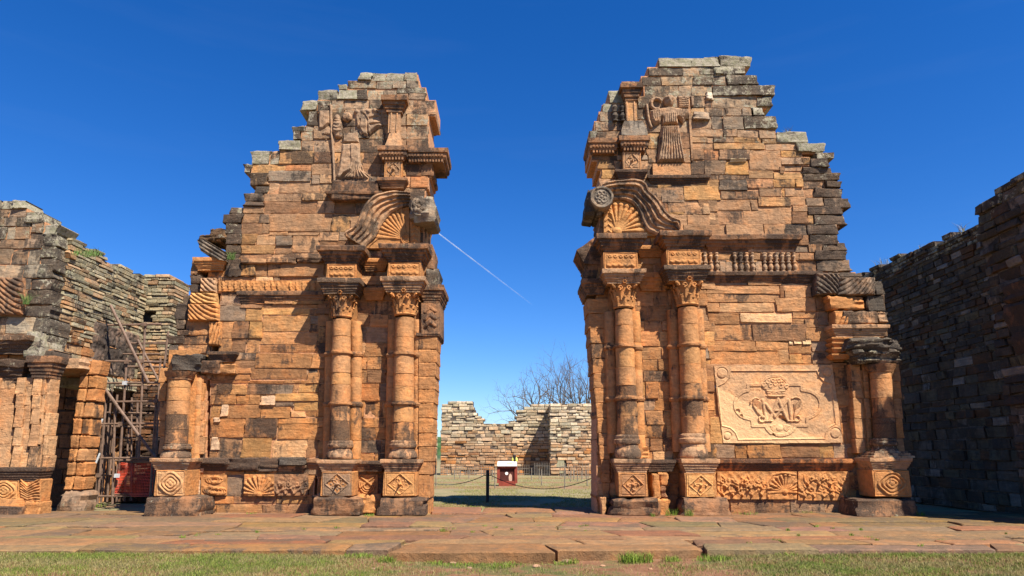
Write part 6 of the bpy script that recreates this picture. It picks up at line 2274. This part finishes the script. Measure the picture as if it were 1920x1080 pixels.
# far tree line and hill
V, Fc = [], []
n = 120
for i in range(n + 1):
    x = -900 + 1800 * i / n
    z = 26 + 6 * math.sin(i * 0.21) + 4 * mn.noise(Vector((i * 0.35, 0, 0)))
    for (y, zz) in ((760, -2), (790, z * 0.6), (840, z), (950, z * 1.05), (1100, -2)):
        V.append((x, y, zz + (2.0 * mn.noise(Vector((i * 1.7, y * 0.03, 3))) if zz > 0 else 0)))
for i in range(n):
    for j in range(4):
        a = i * 5 + j
        Fc.append((a, a + 5, a + 6, a + 1))
M['hill'] = simple('wooded_hill', (0.045, 0.085, 0.03), 0.95, 0, 0.1, 0.45, 0.08, 1.0)
h_ = mk('hill', V, Fc, M['hill']); h_['kind'] = 'structure'

# ------------------------------------------------------------------ contrail
def contrail():
    m, t, b = mat_base('ice_trail')
    t.nodes.remove(b)
    out = t.nodes['Material Output']
    geo = nd(t, 'ShaderNodeNewGeometry')
    att = nd(t, 'ShaderNodeAttribute', attribute_name='fade')
    lw = nd(t, 'ShaderNodeLayerWeight'); lw.inputs['Blend'].default_value = 0.5
    n = noise_node(t, geo.outputs['Position'], 0.01, 4, 0.6)
    f = math_node(t, 'MULTIPLY', att.outputs['Fac'], math_node(t, 'SUBTRACT', 1.0, lw.outputs['Facing']))
    f = math_node(t, 'MULTIPLY', f, maprange(t, n, 0.25, 0.6, 0.55, 1.0))
    tr = nd(t, 'ShaderNodeBsdfTransparent'); df = nd(t, 'ShaderNodeBsdfDiffuse'); tl = nd(t, 'ShaderNodeBsdfTranslucent')
    df.inputs[0].default_value = (0.95, 0.95, 0.95, 1)
    ms = nd(t, 'ShaderNodeMixShader')
    t.links.new(f, ms.inputs[0]); t.links.new(tr.outputs[0], ms.inputs[1]); t.links.new(df.outputs[0], ms.inputs[2])
    t.links.new(ms.outputs[0], out.inputs['Surface'])
    a = Vector(PY(740, 375, 8000.0)); e = Vector(PY(1000, 573, 11000.0))
    V, Fc, fd = [], [], []
    N, k = 60, 10
    d = (e - a).normalized()
    s_ = d.cross(Vector((0, 0, 1))).normalized(); u_ = d.cross(s_)
    for i in range(N + 1):
        f0 = i / N
        c = a.lerp(e, f0)
        r = 8.5 + 3 * mn.noise(Vector((i * 0.4, 0, 0)))
        for j in range(k):
            w = 2 * math.pi * j / k
            V.append(c + (s_ * math.cos(w) + u_ * math.sin(w)) * r)
            fd.append(0.8 * (0.8 + 0.2 * math.sin(i * 0.9)) * (1 - f0) ** 0.7 * min(1, f0 * 12) + 0.0)
    for i in range(N):
        for j in range(k):
            Fc.append((i * k + j, i * k + (j + 1) % k, (i + 1) * k + (j + 1) % k, (i + 1) * k + j))
    o = mk('contrail', V, Fc, m)
    at = o.data.attributes.new('fade', 'FLOAT', 'POINT'); at.data.foreach_set('value', np.array(fd, np.float32))
    tag(o, 'thin white vapour trail slanting across the blue sky between the ruins', 'contrail')
contrail()

# ------------------------------------------------------------------ grass
def blade_mat():
    m, t, b = mat_base('grass_blades')
    a = nd(t, 'ShaderNodeAttribute', attribute_name='tint')
    t.links.new(a.outputs['Color'], b.inputs['Base Color'])
    b.inputs['Roughness'].default_value = 0.7
    return m
M['blade'] = blade_mat()
GREENS = np.array([(0.13, 0.185, 0.022), (0.18, 0.22, 0.032), (0.09, 0.14, 0.018), (0.22, 0.235, 0.05)])
DRYS = np.array([(0.28, 0.225, 0.085), (0.23, 0.185, 0.06), (0.20, 0.175, 0.05), (0.33, 0.27, 0.12)])
def blades(name, X, Y, Zb, H, Wd, colr, lean=0.6, parent=None, origin=None):
    n = len(X)
    ang = rng.uniform(0, 2 * np.pi, n)
    ln = rng.uniform(0.1, lean, n) * H
    la = rng.uniform(0, 2 * np.pi, n)
    dx, dy = np.cos(ang) * Wd / 2, np.sin(ang) * Wd / 2
    V = np.zeros((n, 5, 3))
    V[:, 0] = np.stack([X - dx, Y - dy, Zb - 0.01], -1); V[:, 1] = np.stack([X + dx, Y + dy, Zb - 0.01], -1)
    mx_, my_ = X + np.cos(la) * ln * 0.35, Y + np.sin(la) * ln * 0.35
    V[:, 2] = np.stack([mx_ + dx * .75, my_ + dy * .75, Zb + H * 0.6], -1); V[:, 3] = np.stack([mx_ - dx * .75, my_ - dy * .75, Zb + H * 0.6], -1)
    V[:, 4] = np.stack([X + np.cos(la) * ln, Y + np.sin(la) * ln, Zb + H], -1)
    b = np.arange(n)[:, None] * 5
    Fq = np.concatenate([b + np.array([[0, 1, 2]]), b + np.array([[0, 2, 3]]), b + np.array([[3, 2, 4]])])
    o = mk(name, V.reshape(-1, 3), Fq, M['blade'], parent, smooth=False, origin=origin)
    c = np.concatenate([colr, np.ones((n, 1))], 1)
    c = np.repeat(c, 5, axis=0).astype(np.float32)
    at = o.data.attributes.new('tint', 'FLOAT_COLOR', 'POINT'); at.data.foreach_set('color', c.ravel())
    return o
def nz2(X, Y, s, o):
    return np.array([mn.noise(Vector((x * s, y * s, o))) for x, y in zip(X, Y)])
N = 150000
X = rng.uniform(-11.5, 11.5, N); Y = 10.2 + rng.uniform(0, 1, N) * 2.45
mid = np.exp(-((X - 0.8) / 2.7) ** 4)
nn = nz2(X, Y, 1.1, 1.0) + 0.5 * nz2(X, Y, 3.0, 4.0)
keep = (rng.uniform(0, 1, N) < np.clip(0.95 - 0.85 * mid + 0.7 * nn * (0.3 + mid), 0.03, 1)) & ~((X > -2.2) & (X < 0.85) & (Y > 12.15)) & ~((X > 0.7) & (X < 3.4) & (Y > 12.38))
X, Y, nn = X[keep], Y[keep], nn[keep]
n = len(X)
gsel = rng.uniform(0, 1, n) < np.clip(0.50 + 0.9 * nn - 0.25 * np.exp(-((X - 0.8) / 3) ** 2), 0.08, 0.95)
col = np.where(gsel[:, None], GREENS[rng.integers(0, 4, n)], DRYS[rng.integers(0, 4, n)]) * rng.uniform(0.6, 1.1, (n, 1))
edge_ = np.clip((Y - 12.2) / 0.35, 0, 1)
H_ = rng.uniform(0.02, 0.05, n) * (1 + 0.7 * edge_ * rng.uniform(0, 1, n))
o = blades('grass', X, Y, gz(X, Y), H_, rng.uniform(0.004, 0.008, n), col, 1.5)
tag(o, 'short half dry lawn in front of the stone pavement', 'grass'); o['kind'] = 'stuff'
# sparse dry lawn inside
N = 60000
Y = 21.5 + 30 * rng.uniform(0, 1, N) ** 1.6; X = rng.uniform(-0.16, 0.16, N) * Y
keep = ~((np.abs(X) < 2.95) & (Y < 22.5)) & (nz2(X, Y, 0.5, 2.0) + 0.4 * nz2(X, Y, 2.2, 7.0) > -0.25)
X, Y = X[keep], Y[keep]; n = len(X)
col = np.where((rng.uniform(0, 1, n) < 0.3)[:, None], GREENS[rng.integers(0, 4, n)] * 1.2, DRYS[rng.integers(0, 4, n)]) * rng.uniform(0.8, 1.2, (n, 1))
o = blades('grass', X, Y, gz(X, Y), rng.uniform(0.02, 0.055, n), rng.uniform(0.008, 0.016, n), col, 1.3)
tag(o, 'sparse straw coloured lawn beyond the doorway', 'grass'); o['kind'] = 'stuff'

def tuft(px, py, Z, n, h, spread, label, cat='grass tuft', name='grass_tuft', group='grass tufts along the stones', at=None, col=None, w=0.009, flowers=0):
    x, y, z = PZ(px, py, Z) if at is None else at
    r = rng.uniform(0, 1, n) ** 0.6 * spread; a = rng.uniform(0, 2 * np.pi, n)
    Xp, Yp = x + r * np.cos(a), y + 0.6 * r * np.sin(a)
    g_ = GREENS * np.array([0.85, 0.95, 0.7]) if col is None else np.array([col] * 4)
    cc = g_[rng.integers(0, 4, n)] * rng.uniform(0.8, 1.3, (n, 1))
    o = blades(name, Xp, Yp, np.full(n, z), h * rng.uniform(0.4, 1.0, n), np.full(n, w), cc, 1.1, origin=(x, y, z))
    tag(o, label, cat, group)
    if flowers:
        for k in range(flowers):
            fx, fy, fz = x + random.uniform(-.08, .08), y - 0.05 + random.uniform(-.05, .05), z + h * random.uniform(.6, 1.0)
            mbp = MB(); 
            for q in range(5):
                a_ = q * 1.2566
                mbp.tube((fx + .012 * math.cos(a_), fy, fz + .012 * math.sin(a_)), (fx + .012 * math.cos(a_), fy - .008, fz + .012 * math.sin(a_)), .010, .008, 6)
            mbp.build('flower', M['white'], o, smooth=False)
    return o
for (px, py, n, h, sp_, lb) in (
        (675, 1031, 160, 0.10, 0.28, 'wide low grass tuft at the pavement edge beside the big door slab'), (735, 1034, 140, 0.13, 0.16, 'dark upright grass tuft at the corner of the big door slab'),
        (1187, 1036, 420, 0.19, 0.30, 'largest bushy grass clump against the second door slab'), (1067, 1036, 90, 0.10, 0.16, 'grass tuft at the joint between the two door slabs'),
        (1255, 1040, 120, 0.11, 0.2, 'grass tuft beside the largest bushy clump'), (1050, 1044, 60, 0.08, 0.15, 'thin grass tuft under the corner of the big door slab'),
        (860, 1046, 120, 0.07, 0.35, 'low grass patch under the broken front of the big door slab'), (945, 1047, 160, 0.08, 0.4, 'broad low grass patch along the front of the big door slab'),
        (1330, 1036, 200, 0.12, 0.3, 'spreading grass tuft past the end of the second door slab'), (1470, 1036, 110, 0.09, 0.2, 'lone grass tuft at the pavement edge before the plaque facade'), (820, 1040, 70, 0.08, 0.15, 'sparse grass tuft before the left part of the big door slab')):
    x = PZ(px, 1042, -0.1)[0]
    y = 12.05 if -2.15 < x < 0.75 else (12.28 if x < 3.4 and x > 0 else 12.46)
    y -= 0.15 if py > 1043 else 0.0
    tuft(px, py, 0, n, h, sp_, lb, group='tufts at the pavement edge', at=(x, y, float(gz(x, y))))
for (px, py, n, h, sp_, lb) in (
        (1292, 967, 60, 0.22, 0.12, 'spiky grass tuft in front of the second plinth of the plaque facade'), (1258, 966, 70, 0.20, 0.16, 'grass tuft in the shadow between the two plinths of the plaque facade'), (1225, 968, 30, 0.10, 0.12, 'small weed before the first plinth of the plaque facade'),
        (1400, 964, 60, 0.08, 0.4, 'low dark grass strip under the leaf carved base frieze'), (1515, 962, 50, 0.08, 0.25, 'low grass strip under the shell in the base frieze'), (1570, 958, 90, 0.20, 0.28, 'bright grass tuft at the end of the carved base frieze'),
        (1595, 954, 80, 0.30, 0.18, 'tall grass tuft in the shaded corner beside the ringed pedestal'), (1727, 967, 40, 0.16, 0.12, 'grass tuft at the outer corner of the dark ringed pedestal plinth'), (692, 967, 60, 0.07, 0.16, 'low grass between the plinths of the worn angel facade'),
        (172, 950, 140, 0.12, 0.45, 'grass around the mossy foot boulder beside the scaffold'), (470, 963, 30, 0.06, 0.15, 'tiny grass tuft under the scallop relief of the worn angel facade')):
    tuft(px, py, 0.0, n, h, sp_, lb, group='tufts at the wall bases')
tuft(1646, 966, 0.0, 70, 0.22, 0.14, 'weed with small white flowers before the dark ringed pedestal plinth', 'weed', 'flowering_weed', None, flowers=9)
for k in range(34):
    px, py = random.choice(((random.uniform(180, 760), random.uniform(985, 1015)), (random.uniform(1380, 1900), random.uniform(980, 1025)), (random.uniform(1500, 1850), random.uniform(990, 1015)), (random.uniform(770, 1100), random.uniform(985, 1003))))
    tuft(px, py, -0.02, random.randint(14, 40), random.uniform(0.04, 0.09), random.uniform(0.03, 0.10), 'small grass sprig growing in a joint of the pavement', group='sprigs in the pavement joints')
# plants rooted high on the walls
def wallplant(px, py, Y, n, h, sp_, label, dry=False, X=None):
    at = PY(px, py, Y) if X is None else PX(px, py, X)
    if X is not None and X > 0:
        at = (at[0], at[1], 8.33 + 0.035 * (at[1] - 19.2))
    tuft(0, 0, 0, n, h, sp_, label, 'plant', 'wall_plant', None, at=at, col=(0.22, 0.2, 0.09) if dry else (0.09, 0.15, 0.035), w=0.014)
wallplant(433, 486, YW - 0.35, 60, 0.32, 0.12, 'green fern rooted beside the tilted grooved volute block')
wallplant(163, 478, 0, 160, 0.25, 0.45, 'green plant hanging on the upper olive slab wall', X=-12.9)
wallplant(1800, 412, 0, 26, 0.45, 0.14, 'tall dry grass stalks on the grey side wall beside its high block', True, X=14.3)
wallplant(1738, 448, 0, 50, 0.18, 0.3, 'low dry grass clump halfway along the grey side wall top', True, X=14.3)
wallplant(1655, 488, 0, 40, 0.5, 0.3, 'thin dry stalks at the far end of the grey side wall top', True, X=14.3)
wallplant(1478, 250, YW + 0.4, 24, 0.22, 0.12, 'few dry stalks on a stepped ledge of the plaque facade', True)
wallplant(48, 570, 19.7, 50, 0.4, 0.10, 'green sprout in a crack of the broken front wing')
# loose stones in the worn foreground
for (px, py, r) in ((1005, 1063, 0.07), (1062, 1054, 0.08), (880, 1066, 0.04), (945, 1060, 0.035), (1130, 1060, 0.04), (700, 1072, 0.035), (850, 1056, 0.05), (1220, 1068, 0.04)):
    x, y, z = PZ(px, py, -0.17)
    z = float(gz(x, y))
    V, Fc = [], []
    lathe_p = [(z - 0.02, r * .8), (z + r * .2, r), (z + r * .5, r * .8), (z + r * .65, r * .3)]
    o = lathe('loose_stone', None, x, y, lathe_p, n=10, amp=r * 0.4, col=(0.34, 0.22, 0.14), pat=0.25, mat='stone')
    tag(o, 'small pale loose stone on the worn soil before the door slabs', 'stone', 'loose stones before the door slabs')
